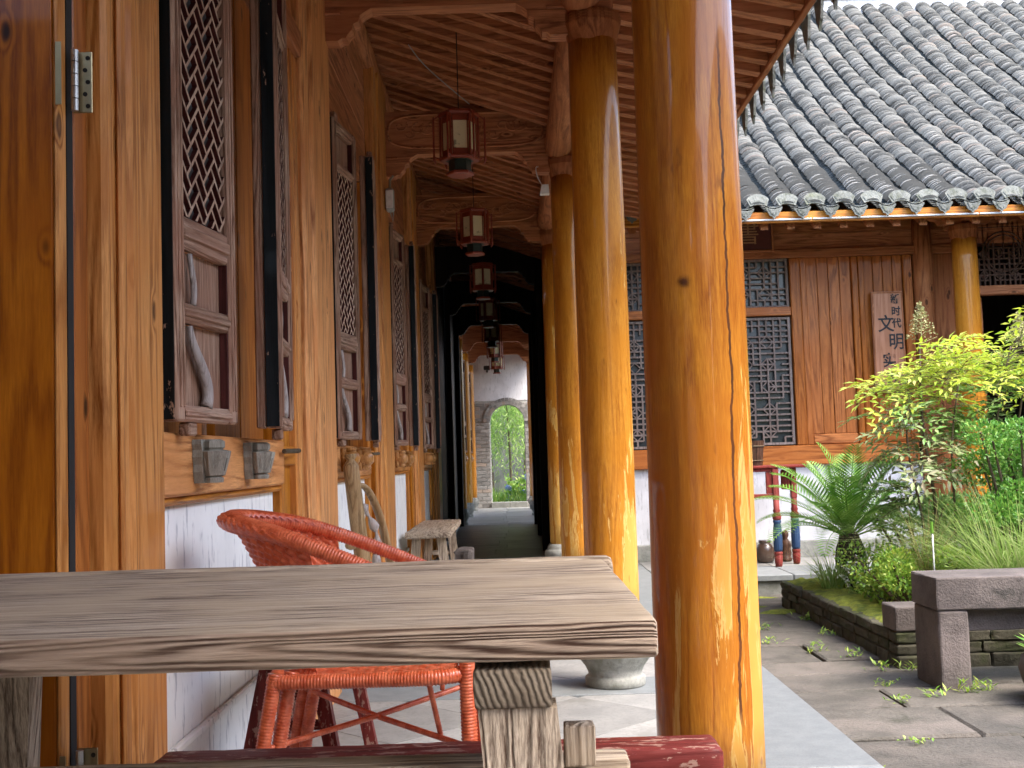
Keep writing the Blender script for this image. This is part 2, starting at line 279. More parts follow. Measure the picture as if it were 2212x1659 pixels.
# ------------------------------------------------------------------ mesh builder
class MB:
    def __init__(s): s.v = []; s.f = []
    def add(s, vs, fs):
        o = len(s.v); s.v += [tuple(p) for p in vs]; s.f += [tuple(i+o for i in f) for f in fs]; return s
    def box(s, x0, x1, y0, y1, z0, z1, b=0.):
        if x0 > x1: x0, x1 = x1, x0
        if y0 > y1: y0, y1 = y1, y0
        if z0 > z1: z0, z1 = z1, z0
        if b <= 0:
            vs = [(x, y, z) for z in (z0, z1) for y in (y0, y1) for x in (x0, x1)]
            return s.add(vs, [(0, 2, 3, 1), (4, 5, 7, 6), (0, 1, 5, 4), (2, 6, 7, 3), (0, 4, 6, 2), (1, 3, 7, 5)])
        b = min(b, (x1-x0)*.45, (y1-y0)*.45, (z1-z0)*.45)
        L = ((x0, x1), (y0, y1), (z0, z1)); vs = []; idx = {}
        for c in range(8):
            sg = (c & 1, c >> 1 & 1, c >> 2 & 1)
            for a in range(3):
                p = [0, 0, 0]
                for k in range(3):
                    e = L[k][sg[k]]; p[k] = e if k == a else e+(b if sg[k] == 0 else -b)
                idx[(c, a)] = len(vs); vs.append(p)
        fs = []
        def face(keys):
            q = [idx[k] for k in keys]
            ctr = [(x0+x1)/2, (y0+y1)/2, (z0+z1)/2]
            P = [Vector(vs[i]) for i in q]; n = (P[1]-P[0]).cross(P[2]-P[0]); m = sum(P, Vector())/len(P)-Vector(ctr)
            fs.append(tuple(q if n.dot(m) > 0 else q[::-1]))
        for a in range(3):
            o1, o2 = [k for k in range(3) if k != a]
            for sd in (0, 1):
                cs = [(sd << a) | (i << o1) | (j << o2) for i, j in ((0, 0), (1, 0), (1, 1), (0, 1))]
                face([(c, a) for c in cs])
            for i in (0, 1):
                for j in (0, 1):
                    c0 = (i << o1) | (j << o2); c1 = c0 | (1 << a)
                    face([(c0, o1), (c1, o1), (c1, o2), (c0, o2)])
        for c in range(8): face([(c, 0), (c, 1), (c, 2)])
        return s.add(vs, fs)
    def prism(s, poly, axis, a0, a1):
        n = len(poly); vs = []
        for a in (a0, a1):
            for p in poly:
                vs.append({'X': (a, p[0], p[1]), 'Y': (p[0], a, p[1]), 'Z': (p[0], p[1], a)}[axis])
        area = sum(poly[i][0]*poly[(i+1) % n][1]-poly[(i+1) % n][0]*poly[i][1] for i in range(n))
        fl = (area > 0) ^ (axis == 'Y') ^ (a1 < a0)
        lo, hi = tuple(range(n)), tuple(range(n, 2*n)); fs = [lo[::-1], hi] if fl else [lo, hi[::-1]]
        for i in range(n):
            j = (i+1) % n; q = (i, j, n+j, n+i); fs.append(q if fl else q[::-1])
        return s.add(vs, fs)
    def lathe(s, prof, c=(0, 0, 0), n=24, rot=0., wob=None, caps=True):
        vs = []
        for k, (r, z) in enumerate(prof):
            for i in range(n):
                a = rot+2*math.pi*i/n; rr = r*(1+(wob(a, z) if wob else 0)); vs.append((c[0]+rr*math.cos(a), c[1]+rr*math.sin(a), c[2]+z))
        fs = [(k*n+i, k*n+(i+1) % n, (k+1)*n+(i+1) % n, (k+1)*n+i) for k in range(len(prof)-1) for i in range(n)]
        if caps: fs += [tuple(range(n))[::-1], tuple(range((len(prof)-1)*n, len(prof)*n))]
        return s.add(vs, fs)
    def tube(s, path, rad, n=8, caps=True, flat=1.):
        P = [Vector(p) for p in path]; m = len(P)
        if not hasattr(rad, '__len__'): rad = [rad]*m
        vs = []; prev = None
        for i in range(m):
            t = (P[min(i+1, m-1)]-P[max(i-1, 0)]).normalized()
            if prev is None:
                ref = Vector((0, 0, 1)) if abs(t.z) < .9 else Vector((1, 0, 0)); u = t.cross(ref).normalized()
            else: u = (prev-t*prev.dot(t)).normalized()
            prev = u; w = t.cross(u)
            for k in range(n):
                a = 2*math.pi*k/n; vs.append(P[i]+u*(rad[i]*math.cos(a))+w*(rad[i]*flat*math.sin(a)))
        fs = [(i*n+k, i*n+(k+1) % n, (i+1)*n+(k+1) % n, (i+1)*n+k) for i in range(m-1) for k in range(n)]
        if caps: fs += [tuple(range(n))[::-1], tuple(range((m-1)*n, m*n))]
        return s.add(vs, fs)
    def mesh(s, name, mat, smooth=False, off=(0, 0, 0)):
        me = bpy.data.meshes.new(name)
        v = np.array(s.v, float)-np.array(off) if len(s.v) else []
        me.from_pydata([tuple(p) for p in v], [], s.f); me.update()
        if smooth: me.shade_smooth()
        if mat is not None: me.materials.append(M[mat] if isinstance(mat, str) else mat)
        return me
    def build(s, name, mat, parent=None, smooth=False, loc=None):
        off = (0, 0, 0) if parent is None else WORLD.get(parent.name, (0, 0, 0))
        o = bpy.data.objects.new(name, s.mesh(name, mat, smooth, off)); COL.objects.link(o)
        if parent is not None: o.parent = parent; WORLD[o.name] = off
        return o
WORLD = {}
def smooth_angle(o, deg=35):
    me = o.data; me.shade_smooth()
    try: me.set_sharp_from_angle(angle=R(deg))
    except Exception: pass
    return o
def tag(o, label, cat, group=None):
    o['label'] = label; o['category'] = cat
    if group: o['group'] = group
    return o
def empty(name, loc, label, cat, group=None):
    o = bpy.data.objects.new(name, None); COL.objects.link(o); o.location = loc; o.empty_display_size = .1
    WORLD[o.name] = tuple(loc); return tag(o, label, cat, group)
def struct(o): o['kind'] = 'structure'; return o
def stuff(o): o['kind'] = 'stuff'; return o
def inst(me, name, parent, loc=(0, 0, 0), rot=(0, 0, 0), scale=None):
    o = bpy.data.objects.new(name, me); COL.objects.link(o)
    if parent is not None:
        o.parent = parent; w = WORLD.get(parent.name, (0, 0, 0)); loc = tuple(loc[i]-w[i] for i in range(3))
    o.location = loc; o.rotation_euler = rot
    if scale: o.scale = scale
    return o
def copy_tree(o, parent=None):
    c = o.copy(); COL.objects.link(c)
    if parent is not None: c.parent = parent
    for ch in list(o.children): copy_tree(ch, c)
    return c
def catmull(pts, m):
    P = [Vector(p) for p in pts]; out = []
    for i in range(len(P)-1):
        a, b, c, d = P[max(i-1, 0)], P[i], P[i+1], P[min(i+2, len(P)-1)]
        for k in range(m):
            t = k/m; out.append(.5*((2*b)+(c-a)*t+(2*a-5*b+4*c-d)*t*t+(3*b-a-3*c+d)*t**3))
    out.append(P[-1]); return out
def resample(path, step):
    P = [Vector(p) for p in path]; out = [P[0]]; acc = 0.
    for a, b in zip(P, P[1:]):
        L = (b-a).length
        if L < 1e-9: continue
        t = step-acc
        while t <= L: out.append(a.lerp(b, t/L)); t += step
        acc = L-(t-step)
    return out
def raw_mesh(name, V, Fq, mat, smooth=False):
    me = bpy.data.meshes.new(name); V = np.asarray(V, np.float32); Fq = np.asarray(Fq, np.int32)
    n, k = Fq.shape
    me.vertices.add(len(V)); me.vertices.foreach_set('co', V.ravel())
    me.loops.add(n*k); me.loops.foreach_set('vertex_index', Fq.ravel())
    me.polygons.add(n); me.polygons.foreach_set('loop_start', np.arange(n, dtype=np.int32)*k)
    me.update(calc_edges=True); me.validate()
    if smooth: me.shade_smooth()
    me.materials.append(M[mat]); return me
def leaves(P, D, N, L, W, cup=.12):
    """n folded pointed leaves: 5 vertices, 4 triangles each"""
    P = np.asarray(P, float); n = len(P)
    D = D/np.linalg.norm(D, axis=1, keepdims=True); S = np.cross(D, N); S /= np.linalg.norm(S, axis=1, keepdims=True)+1e-9
    Nn = np.cross(S, D); L = np.broadcast_to(L, n)[:, None]; W = np.broadcast_to(W, n)[:, None]
    mid = P+D*L*.45-Nn*L*cup*.3
    V = np.stack([P, mid+S*W*.5+Nn*W*.25, P+D*L-Nn*L*cup, mid-S*W*.5+Nn*W*.25, mid], 1).reshape(-1, 3)
    b = np.arange(n)[:, None]*5
    F = np.stack([b+np.array([[0, 1, 4]]), b+np.array([[1, 2, 4]]), b+np.array([[2, 3, 4]]), b+np.array([[3, 0, 4]])], 1).reshape(-1, 3)
    return V, F
def unit(n): v = rng.normal(size=(n, 3)); return v/np.linalg.norm(v, axis=1, keepdims=True)
def leaf_obj(name, data, mat, parent=None):
    Vs, Fs, o = [], [], 0
    for V, F in data: Vs.append(V); Fs.append(F+o); o += len(V)
    V = np.concatenate(Vs)
    if parent is not None: V = V-np.array(WORLD.get(parent.name, (0, 0, 0)))
    ob = bpy.data.objects.new(name, raw_mesh(name, V, np.concatenate(Fs), mat)); COL.objects.link(ob)
    if parent is not None: ob.parent = parent
    return ob
# ================================================================== GROUND
G = -.13
WX = -.755                       # gallery wall face
CXL = .385                       # gallery column line
PER = 2.31; PR0 = 2.46           # bay period, far face of the first wall post
g = MB().box(-150, 150, -150, 150, G-.4, G-.05).build('ground', 'earth'); struct(g)
def clip_rect(poly, x0, x1, y0, y1):
    for ax, lim, sg in ((0, x0, 1), (0, x1, -1), (1, y0, 1), (1, y1, -1)):
        out = []
        for i in range(len(poly)):
            a, b = poly[i], poly[(i+1) % len(poly)]; da, db = (a[ax]-lim)*sg, (b[ax]-lim)*sg
            if da >= 0: out.append(a)
            if (da >= 0) != (db >= 0):
                t = da/(da-db); out.append((a[0]+(b[0]-a[0])*t, a[1]+(b[1]-a[1])*t))
        poly = out
        if len(poly) < 3: return []
    return poly
def parea(p): return abs(sum(p[i][0]*p[(i+1) % len(p)][1]-p[(i+1) % len(p)][0]*p[i][1] for i in range(len(p))))/2
def floors():
    fl = struct(MB().box(WX-.02, 1.03, -7, 22.3, G-.2, -.03).build('gallery_floor', 'mortar'))
    # kerb of pale granite, in long pieces
    y = -6.6
    while y < 22:
        L = 1.9+random.random()*.3
        MB().box(.62, 1.043, y, min(y+L-.004, 22.2), -.11, 0, .004).build('kerb_stone', 'granite', fl); y += L
    # granite strips at the column lines, diagonal tiles between
    lines = [PR0-.06+PER*k for k in range(-4, 4)]
    for yc in lines: MB().box(WX, .616, yc-.16, yc+.16, -.05, -.001, .003).build('threshold_strip', 'granite', fl)
    s = .46; h = s/math.sqrt(2)
    for k in range(len(lines)-1):
        y0, y1 = lines[k]+.165, lines[k+1]-.165
        for i in range(-2, 8):
            for j in range(-2, 12):
                cx = WX+i*h; cy = y0+j*h
                if (i+j) % 2: continue
                p = clip_rect([(cx-h+.003, cy), (cx, cy-h+.003), (cx+h-.003, cy), (cx, cy+h-.003)], WX, .614, y0, y1)
                if p and parea(p) > .002: MB().prism(p, 'Z', -.045, -.003-random.random()*.002).build('floor_tile', 'tile', fl)
    y = lines[-1]+.165
    while y < 22.1:
        x = WX
        while x < .61:
            w = .55+random.random()*.12; MB().box(x+.003, min(x+w, .616), y+.003, min(y+.6, 22.2), -.04, -.002-random.random()*.002, .003).build('floor_tile', 'darktile' if y < 15.5 else 'tile', fl); x += w
        y += .6
floors()
def courtyard():
    pv = struct(MB().box(1.05, 9, -7, 8.6, G-.25, G-.035).build('courtyard_paving', 'soil'))
    y = -2.5; widths = [.42, .36, .5, .40, .46, .34]
    k = 0
    while y < 8.55:
        d = widths[k % 6]+random.uniform(-.04, .05); x = 1.048-random.random()*.6; k += 1
        y1 = min(y+d, 8.6)
        while x < 7.5:
            w = random.uniform(.75, 1.5); x0 = max(x, 1.048)
            if x+w-x0 > .12:
                j = [random.uniform(-.003, .003) for _ in range(8)]; zt = G+random.uniform(-.012, .004); t = random.uniform(-.006, .006)
                p = [(x0+.004+max(j[0], -.002), y+.007+j[1]), (x+w-.004+j[2], y+.007+j[3]), (x+w-.004+j[4], y1-.007+j[5]), (x0+.004+max(j[6], -.002), y1-.007+j[7])]
                b = .012
                ins = [(p[0][0]+b, p[0][1]+b), (p[1][0]-b, p[1][1]+b), (p[2][0]-b, p[2][1]-b), (p[3][0]+b, p[3][1]-b)]
                vs = [(q[0], q[1], G-.06) for q in p]+[(q[0], q[1], zt-b*.8) for q in p]+[(q[0], q[1], zt+(t if i in (1, 2) else -t)) for i, q in enumerate(ins)]
                fs = [(i, (i+1) % 4, 4+(i+1) % 4, 4+i) for i in range(4)]+[(4+i, 4+(i+1) % 4, 8+(i+1) % 4, 8+i) for i in range(4)]+[(8, 9, 10, 11), (3, 2, 1, 0)]
                m = MB(); m.add(vs, fs); m.build('paving_slab', 'paving', pv)
            x += w
        y = y1
    return pv
courtyard()
# ================================================================== GALLERY
gal = empty('gallery_building', (WX, 2.4, 0), 'long timber gallery with golden columns, lattice shutters and tiled eave', 'building')
def gbox(name, mat, x0, x1, y0, y1, z0, z1, b=.004, par=None): return MB().box(x0, x1, y0, y1, z0, z1, b).build(name, mat, par or gal)
# ---- roof geometry
EX, EZ = 1.25, 2.76              # eave edge underside of boards
PX_, PZ = .34, 2.96
def roof_z(x): return PZ+(PX_-x)*.35 if x < PX_ else PZ-(x-PX_)*(PZ-EZ)/(EX-PX_)
RY0, RY1 = -6.5, 9.45
BX = WX-.9                       # boards run on behind the wall
def roof():
    th = .022
    def sheet(name, y0, y1, mat, x1=EX):
        prof = [(BX, roof_z(BX)), (PX_, PZ)]+([(x1, roof_z(x1))] if x1 > PX_ else [])
        poly = prof+[(p[0], p[1]+th) for p in prof[::-1]]
        return MB().prism(poly, 'Y', y0, y1).build(name, mat, gal)
    rf = sheet('roof', RY0, RY1, 'darkY')
    sheet('roof_boarding', RY1+.002, 22.25, 'darkY', .46)
    # rafters, each one piece with a knee over the purlin
    h = .052; w = .062; y = RY0+.05
    prof = [(BX, roof_z(BX)-.001), (PX_, PZ-.001), (EX-.015, roof_z(EX-.015)-.001)]
    poly = [(p[0], p[1]) for p in prof]+[(p[0], p[1]-h) for p in prof[::-1]]
    me = MB().prism([(p[0]-WX, p[1]) for p in poly], 'Y', -w/2, w/2).mesh('rafter', 'darkX')
    while y < RY1: inst(me, 'rafter', rf, (WX, y, random.uniform(-.003, .002))); y += .165
    prof2 = [(BX, roof_z(BX)-.001), (PX_+.02, PZ-.008)]
    me2 = MB().prism([(p[0]-WX, p[1]) for p in prof2+[(p[0], p[1]-h) for p in prof2[::-1]]], 'Y', -w/2, w/2).mesh('rafter', 'darkX')
    y = RY1+.1
    while y < 22.2: inst(me2, 'rafter', rf, (WX, y, 0)); y += .33
    # fascia
    MB().box(EX-.012, EX+.016, RY0, RY1-.3, EZ-.062, EZ+.03, .004).build('fascia', 'darkY', rf)
    # tiles above: covering rows (stuff) and hanging drip tiles (parts)
    V, F = tile_rows_gallery()
    o = bpy.data.objects.new('roof_tiles', raw_mesh('roof_tiles', V-np.array((WX, 2.4, 0)), F, 'rooftile')); COL.objects.link(o); o.parent = rf; stuff(o)
    dm = drip_mesh(.062, 'endtile'); cm = fan_mesh(.07, 'endtile')
    y = RY0+.1
    while y < 8.8:
        inst(dm, 'drip_tile', rf, (EX+.075, y, EZ+.045+random.uniform(-.006, .006)), (random.uniform(-.05, .05), 0, math.pi/2), (1, 1, 1.6))
        inst(cm, 'end_tile', rf, (EX+.05, y+.11, EZ+.075+random.uniform(-.006, .006)), (0, 0, math.pi/2), (1, 1, 1.7)); y += .222
    # purlins
    def purlin(x, z, r, y0, y1):
        n = int((y1-y0)/.5); MB().tube([(x, y0+(y1-y0)*i/n, z+random.uniform(-.002, .002)) for i in range(n+1)], r, 14).build('purlin', 'darkY', rf, True)
    purlin(PX_+.0, PZ-.052-.085, .085, RY0, 9.5); purlin(WX-.02, roof_z(WX)-.052-.06, .06, RY0, 22.2)
def drip_mesh(w, mat):
    """hanging drip tile: curved trough end with a scalloped pendant lip facing -Y"""
    m = MB(); n = 8; top = []; bot = []
    for i in range(n+1):
        a = -1+2*i/n; x = a*w; zt = -.018*(1-a*a); zb = -.012-.078*(1-abs(a)**1.7)*(1+.10*math.cos(i*math.pi))
        top.append((x, zt)); bot.append((x, zb))
    poly = top+bot[::-1]
    m.prism(poly, 'Y', -.012, 0)
    k = .62; m.prism([(p[0]*k, p[1]*k-.012) for p in poly], 'Y', -.017, -.012)
    vs = []; N2 = len(top)
    for y, dz in ((0, 0), (.13, .035)): vs += [(p[0], y, p[1]+dz) for p in top]
    for y, dz in ((0, .012), (.13, .047)): vs += [(p[0], y, p[1]+dz) for p in top]
    fs = [(i, i+1, N2+i+1, N2+i) for i in range(N2-1)]+[(2*N2+i, 3*N2+i, 3*N2+i+1, 2*N2+i+1) for i in range(N2-1)]
    m.add(vs, fs); return m.mesh('drip_tile', mat)
def fan_mesh(r, mat):
    """fan shaped lip that closes a row of cover tiles, facing -Y"""
    m = MB(); n = 8; out = []; inn = []
    for i in range(n+1):
        a = math.pi*(.5+.36*(1-2*i/n)); out.append((r*1.12*math.cos(a), r*math.sin(a)*.72-.02)); inn.append((r*.80*math.cos(a), r*.42*math.sin(a)*.55-.045))
    poly = out+inn[::-1]; m.prism(poly, 'Y', -.014, 0)
    cx = sum(p[0] for p in poly)/len(poly); cz = sum(p[1] for p in poly)/len(poly)
    m.prism([(cx+(p[0]-cx)*.8, cz+(p[1]-cz)*.62) for p in poly], 'Y', -.019, -.014)
    return m.mesh('end_tile', mat)
def arc_tile(X, s0, e, r, t, frame, arc=1.25, seg=5, up=True, dz=0., tilt=0.):
    """exposed part of one tile at row X: sawtooth strip with a thick lower lip"""
    V = []
    for (s, h) in ((s0, dz), (s0, dz+t), (s0+e*1.25, dz+.0005)):
        for i in range(seg+1):
            a = arc*(1-2*i/seg); rr = r+(0 if h == dz else h-dz)
            u = rr*math.sin(a); w = (rr*math.cos(a)-r*math.cos(arc)) if up else (r*math.cos(arc)-rr*math.cos(a))+ (2*(h-dz))
            V.append(frame(X+u, s+tilt*u, w+(dz if up else dz)))
    n = seg+1
    F = [(i, i+1, n+i+1, n+i) for i in range(seg)]+[(n+i, n+i+1, 2*n+i+1, 2*n+i) for i in range(seg)]
    return V, F
def tile_rows_gallery():
    Vs, Fs = [], []; o = 0
    sl = math.atan2(PZ-EZ, EX-PX_)
    def frame(u, s, w): 
        x = EX+.06-s*math.cos(math.atan(.30)); return (x, u, EZ+.035+s*math.sin(math.atan(.30))*1.05+w)
    y = RY0+.21
    while y < 8.9:
        s = 0.
        while s < 2.2:
            V, F = arc_tile(y, s, .055, .07, .013, frame, seg=3); Vs.append(V); Fs.append(np.array(F)+o); o += len(V)
            V, F = arc_tile(y-.111, s, .075, .07, .01, frame, seg=2, up=False, dz=.005); Vs.append(V); Fs.append(np.array(F)+o); o += len(V); s += .065
        y += .222
    return np.concatenate([np.array(v) for v in Vs]), np.concatenate(Fs)
roof()
# ---- columns
def column_set():
    wob = lambda a, z: .012*math.sin(3*a+z*1.7)+.008*math.sin(5*a-z*2.3)
    prof = [(.1085-.004*i/14-.004*(i/14)**3, .225+(2.635-.225)*i/14) for i in range(15)]
    sh = MB().lathe(prof, n=40, wob=wob)
    me = sh.mesh('column', 'column', True); me_c = sh.mesh('column', 'column_cracked', True)
    base = MB().lathe([(.118, 0), (.121, .004), (.121, .034), (.116, .038), (.106, .046), (.118, .075), (.148, .115), (.158, .15), (.152, .178), (.136, .190), (.131, .194), (.131, .210), (.124, .216), (.118, .232)], n=32)
    bm_ = base.mesh('column_base', 'basestone', True)
    cap = MB().lathe([(.098, 2.615), (.1, 2.63), (.108, 2.66), (.118, 2.70), (.121, 2.708), (.116, 2.713), (.123, 2.719), (.117, 2.725), (.124, 2.731), (.117, 2.737), (.121, 2.745), (.105, 2.75)], n=32).mesh('capital', 'darkZ', True)
    blk = MB().box(-.085, .085, -.085, .085, 2.7502, 2.835, .01).box(-.055, .055, -.12, .12, 2.79, 2.86, .008).mesh('bracket_block', 'darkX')
    ys = [-4.53, -2.22, .09, 2.4, 4.73, 7.04, 9.3]
    for k, y in enumerate(ys):
        c = inst(me_c if k == 3 else me, 'column', gal, (CXL, y, 0), (0, 0, (k-2)*1.0 if k > 4 else 0))
        WORLD[c.name] = (CXL, y, 0)
        for mm, nm in ((bm_, 'column_base'), (cap, 'capital'), (blk, 'bracket_block')): inst(mm, nm, c, (CXL, y, 0))
    return me, bm_, cap
COLME, BASEME, CAPME = column_set()
# ---- tie beams between column and wall, with stepped brackets and carved face
def scroll(m, cx, cz, y, r, turns, sgn, rad=.006):
    pts = []
    for i in range(22):
        t = i/21; a = sgn*(t*turns*2*math.pi)+cx*9; rr = r*(1-.85*t); pts.append((cx+rr*math.cos(a)*1.25, y, cz+rr*math.sin(a)))
    m.tube(pts, [rad*(1-.5*i/21) for i in range(22)], 5)
def tie_beam(y, mat='darkX', x0=WX+.0, x1=CXL-.09, carve=True, dz=0.):
    a, b = x0, x1; zt, zb = 3.07+dz, 2.80+dz
    st = [(0, 2.665), (.085, 2.665), (.10, 2.675), (.118, 2.675), (.125, 2.69), (.145, 2.71), (.15, 2.735), (.172, 2.745), (.178, 2.77), (.20, 2.785), (.225, 2.80)]
    L = [(a+p[0], p[1]+dz) for p in st]; Rr = [(b-p[0], p[1]+dz) for p in st]
    poly = [(a, zt)]+L+Rr[::-1]+[(b, zt)]
    o = MB().prism(poly, 'Y', y-.045, y+.045).build('tie_beam', mat, gal)
    if carve:
        m = MB(); n = 40; cx, cz = (a+b)/2, (zt+zb)/2+.005; hw, hh = (b-a)/2-.05, .105
        pts = []
        for i in range(n+1):
            t = 2*math.pi*i/n; c, s_ = math.cos(t), math.sin(t); pts.append((cx+math.copysign(abs(c)**.42, c)*hw, y-.047, cz+math.copysign(abs(s_)**.62, s_)*hh))
        m.tube(pts, .0075, 6, False)
        rr = random.Random(int(y*10))
        for i in range(15):
            scroll(m, cx+(i/14-.5)*2*hw*.84, cz+rr.uniform(-.045, .045), y-.046, rr.uniform(.028, .055), rr.uniform(.8, 1.5), rr.choice((-1, 1)))
        m.build('carving', mat, o, True)
        for sx in (a+.012, b-.10): MB().box(sx, sx+.088, y-.052, y-.045, 2.772+dz, 2.785+dz, .003).build('bracket_moulding', mat, o)
    return o
for y in (2.4, 4.73, 7.04, 9.3): tie_beam(y)
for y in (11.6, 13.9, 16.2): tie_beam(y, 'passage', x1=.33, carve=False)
for y in (18.6, 20.9): tie_beam(y, 'darkX', x1=.36, carve=False)
# ---- wall
def wall_bay(k):
    y0 = PR0+PER*k; near = k < 3
    ysill = y0+1.31
    # plaster with a raised white ledge
    gbox('plaster_panel', 'plaster', WX-.10, WX-.022, y0, ysill-.03, -.02, .842, 0)
    gbox('plaster_ledge', 'plaster', WX-.023, WX-.006, y0, ysill-.032, .285, .305, .004)
    # sill beam with a rounded lower moulding
    gbox('sill_beam', 'paled_along', WX-.10, WX+.012, y0+.001, ysill, .858, 1.0, .006)
    gbox('sill_moulding', 'warmY', WX-.09, WX+.003, y0+.001, ysill-.002, .838, .8575, .008)
    # boards behind the shutters, a dark slot between
    yy = y0+.002
    for w in (.2, .2, .2): gbox('wall_board', 'amber', WX-.085, WX-.055-random.random()*.004, yy, yy+w-.003, 1.0005, 2.40, .003); yy += w
    gbox('wall_board', 'amber', WX-.085, WX-.056, y0+.70, y0+.995, 1.0005, 2.40, .003); gbox('wall_board', 'amber', WX-.085, WX-.054, y0+.998, ysill, 1.0005, 2.40, .003)
    gbox('slot_shade_board', 'void', WX-.16, WX-.12, y0+.55, y0+.75, 1.0005, 2.40, 0)  # black board stands in for the unlit space behind the slot
    gbox('slot_stile', 'oldZ', WX-.115, WX-.07, y0+.645, y0+.672, 1.0005, 2.40, .003)
    gbox('lintel', 'darkY', WX-.10, WX+.02, y0+.001, y0+1.73, 2.42, 2.52, .006)
    # narrow fixed leaf beside the window
    fr = gbox('fixed_leaf', 'warmZ', WX-.07, WX-.028, ysill+.012, y0+1.655, .02, 2.418, .004)
    for z0, z1 in ((.02, .16), (.92, .985), (1.60, 1.66), (1.90, 1.95), (2.32, 2.418)):
        gbox('leaf_rail', 'warmY', WX-.034, WX-.006, ysill+.062, y0+1.604, z0, z1, .005, fr)
    for a, b in ((ysill+.012, ysill+.06), (y0+1.606, y0+1.655)): gbox('leaf_stile', 'warmZ', WX-.034, WX-.002, a, b, .02, 2.418, .005, fr)
    m = MB(); weave_lattice(m, .0, y0+1.604-ysill-.062, 1.952, 2.318, .035, .006, .010)
    lt = m.mesh('leaf_lattice', 'oldZ'); inst(lt, 'leaf_lattice', fr, (WX-.022, ysill+.062, 0)); WORLD
    gbox('jamb_strip', 'paled_upright', WX-.05, WX+.0, y0+1.668, y0+1.73, -.02, 2.418, .006)
    # post, in two faces
    gbox('wall_post', 'paled_upright', WX-.1, WX+.022, y0+1.735, y0+1.86, -.02, 3.28, .012); gbox('wall_post', 'paled_upright', WX-.1, WX+.034, y0+1.862, y0+PER-.002, -.02, 3.27, .014)
    # frieze boards above
    for z0, z1 in ((2.522, 2.78), (2.783, 3.03), (3.033, 3.26)): gbox('frieze_board', 'darkY', WX-.06, WX-.03-random.random()*.006, y0+.001, y0+1.73, z0, z1, .003)
def weave_lattice(m, y0, y1, z0, z1, s, w, dep, x=0.):
    """diagonal pinwheel lattice bars, clipped to the opening, in the YZ plane"""
    q = math.sqrt(.5); cy, cz = (y0+y1)/2, (z0+z1)/2
    K = int(max(y1-y0, z1-z0)/s)+4
    def bar(u0, v0, u1, v1):
        P = [((a-b)*q*s+cy, (a+b)*q*s*1.12+cz) for a, b in ((u0, v0), (u1, v1))]
        (ya, za), (yb, zb) = P; L = math.hypot(yb-ya, zb-za); ny, nz = -(zb-za)/L*w/2, (yb-ya)/L*w/2
        p = clip_rect([(ya+ny, za+nz), (ya-ny, za-nz), (yb-ny, zb-nz), (yb+ny, zb+nz)], y0, y1, z0, z1)
        if len(p) > 2 and parea(p) > 2e-6: m.prism(p, 'X', x, x+dep)
    for j in range(-K, K):
        for k in range(-K//2, K//2):
            bar(j+4*k-.1, j, j+4*k+3.1, j); bar(j, j-1+4*k-.1, j, j+2+4*k+.1)
def near_post():
    # post beside the open door: post, casing, jamb
    gbox('wall_post', 'paled_upright', WX-.1, WX+.02, 2.245, PR0-.002, -.02, 3.27, .014)
    gbox('door_casing', 'paled_upright', WX-.1, WX+.012, 2.132, 2.2435, -.02, 2.55, .010); gbox('casing_bead', 'paled_upright', WX+.0125, WX+.024, 2.178, 2.214, -.02, 2.55, .005)
    gbox('door_jamb', 'jamb', WX-.1, WX-.022, 2.062, 2.1305, -.02, 2.55, .004)
    gbox('gap_shade_strip', 'void', WX-.14, WX-.0232, 2.0335, 2.0605, -.02, 2.55, 0)  # black filler paints the shade of the open gap behind the leaf
    # door leaf opened into the room
    lf = gbox('door_leaf', 'door', -1.50, WX-.032, 1.992, 2.032, .03, 2.46, .003)
    MB().box(WX-.0315, WX-.024, 1.990, 2.033, .03, 2.46, .003).build('door_edge_strip', 'paled_upright', lf)
    for z in (1.563, .33): hinge(lf, z)
    gbox('door_head', 'warmY', WX-.1, WX+.01, .55, 2.13, 2.552, 2.75, .008); gbox('frieze_board', 'darkY', WX-.06, WX-.03, .55, 2.13, 2.752, 3.26, .003)
    gbox('door_jamb', 'warmZ', WX-.1, WX, .42, .548, -.02, 3.26, .006)
    for y0 in (-6.1, -4.8, -3.5, -2.2, -.9): gbox('plaster_panel', 'plaster', WX-.1, WX-.02, y0, y0+1.298, -.02, 3.2, 0)
    # room behind the wall
    gbox('room_back_wall', 'plaster2', -3.4, -3.3, -2.2, 9.4, -.02, 3.9, 0); gbox('room_end_wall', 'plaster2', -3.3, WX-.1, 2.5, 2.6, -.02, 3.4, 0); gbox('room_end_wall', 'plaster2', -3.3, WX-.1, -2.3, -2.2, -.02, 3.4, 0)
    gbox('room_floor', 'darktile', -3.3, WX-.02, -2.2, 9.4, -.15, -.012, 0)
    gbox('room_roof', 'darkY', -3.4, BX+.05, -2.25, 22.2, 3.93, 3.98, 0)
def hinge(lf, z):
    # hinge plates fixed to the leaf edge and to the jamb; knuckle between
    h = MB().box(-.7805, -.7705, 1.9885, 1.9905, z, z+.112, .0).box(-.7705, -.7355, 2.0425, 2.0455, z, z+.112, .001)
    hh = h.build('hinge', 'brass', lf)
    for i in range(5): MB().tube([(-.762, 2.030, z+.0005+i*.0224), (-.762, 2.030, z+.0215+i*.0224)], .0065, 12).build('hinge_knuckle', 'steel', hh, False)
    for i in range(5): MB().tube([(-.748 if i % 2 else -.743, 2.0428, z+.012+i*.022), (-.748 if i % 2 else -.743, 2.0415, z+.012+i*.022)], .0042, 10).build('screw', 'screw', hh)
near_post()
for k in range(4): wall_bay(k)
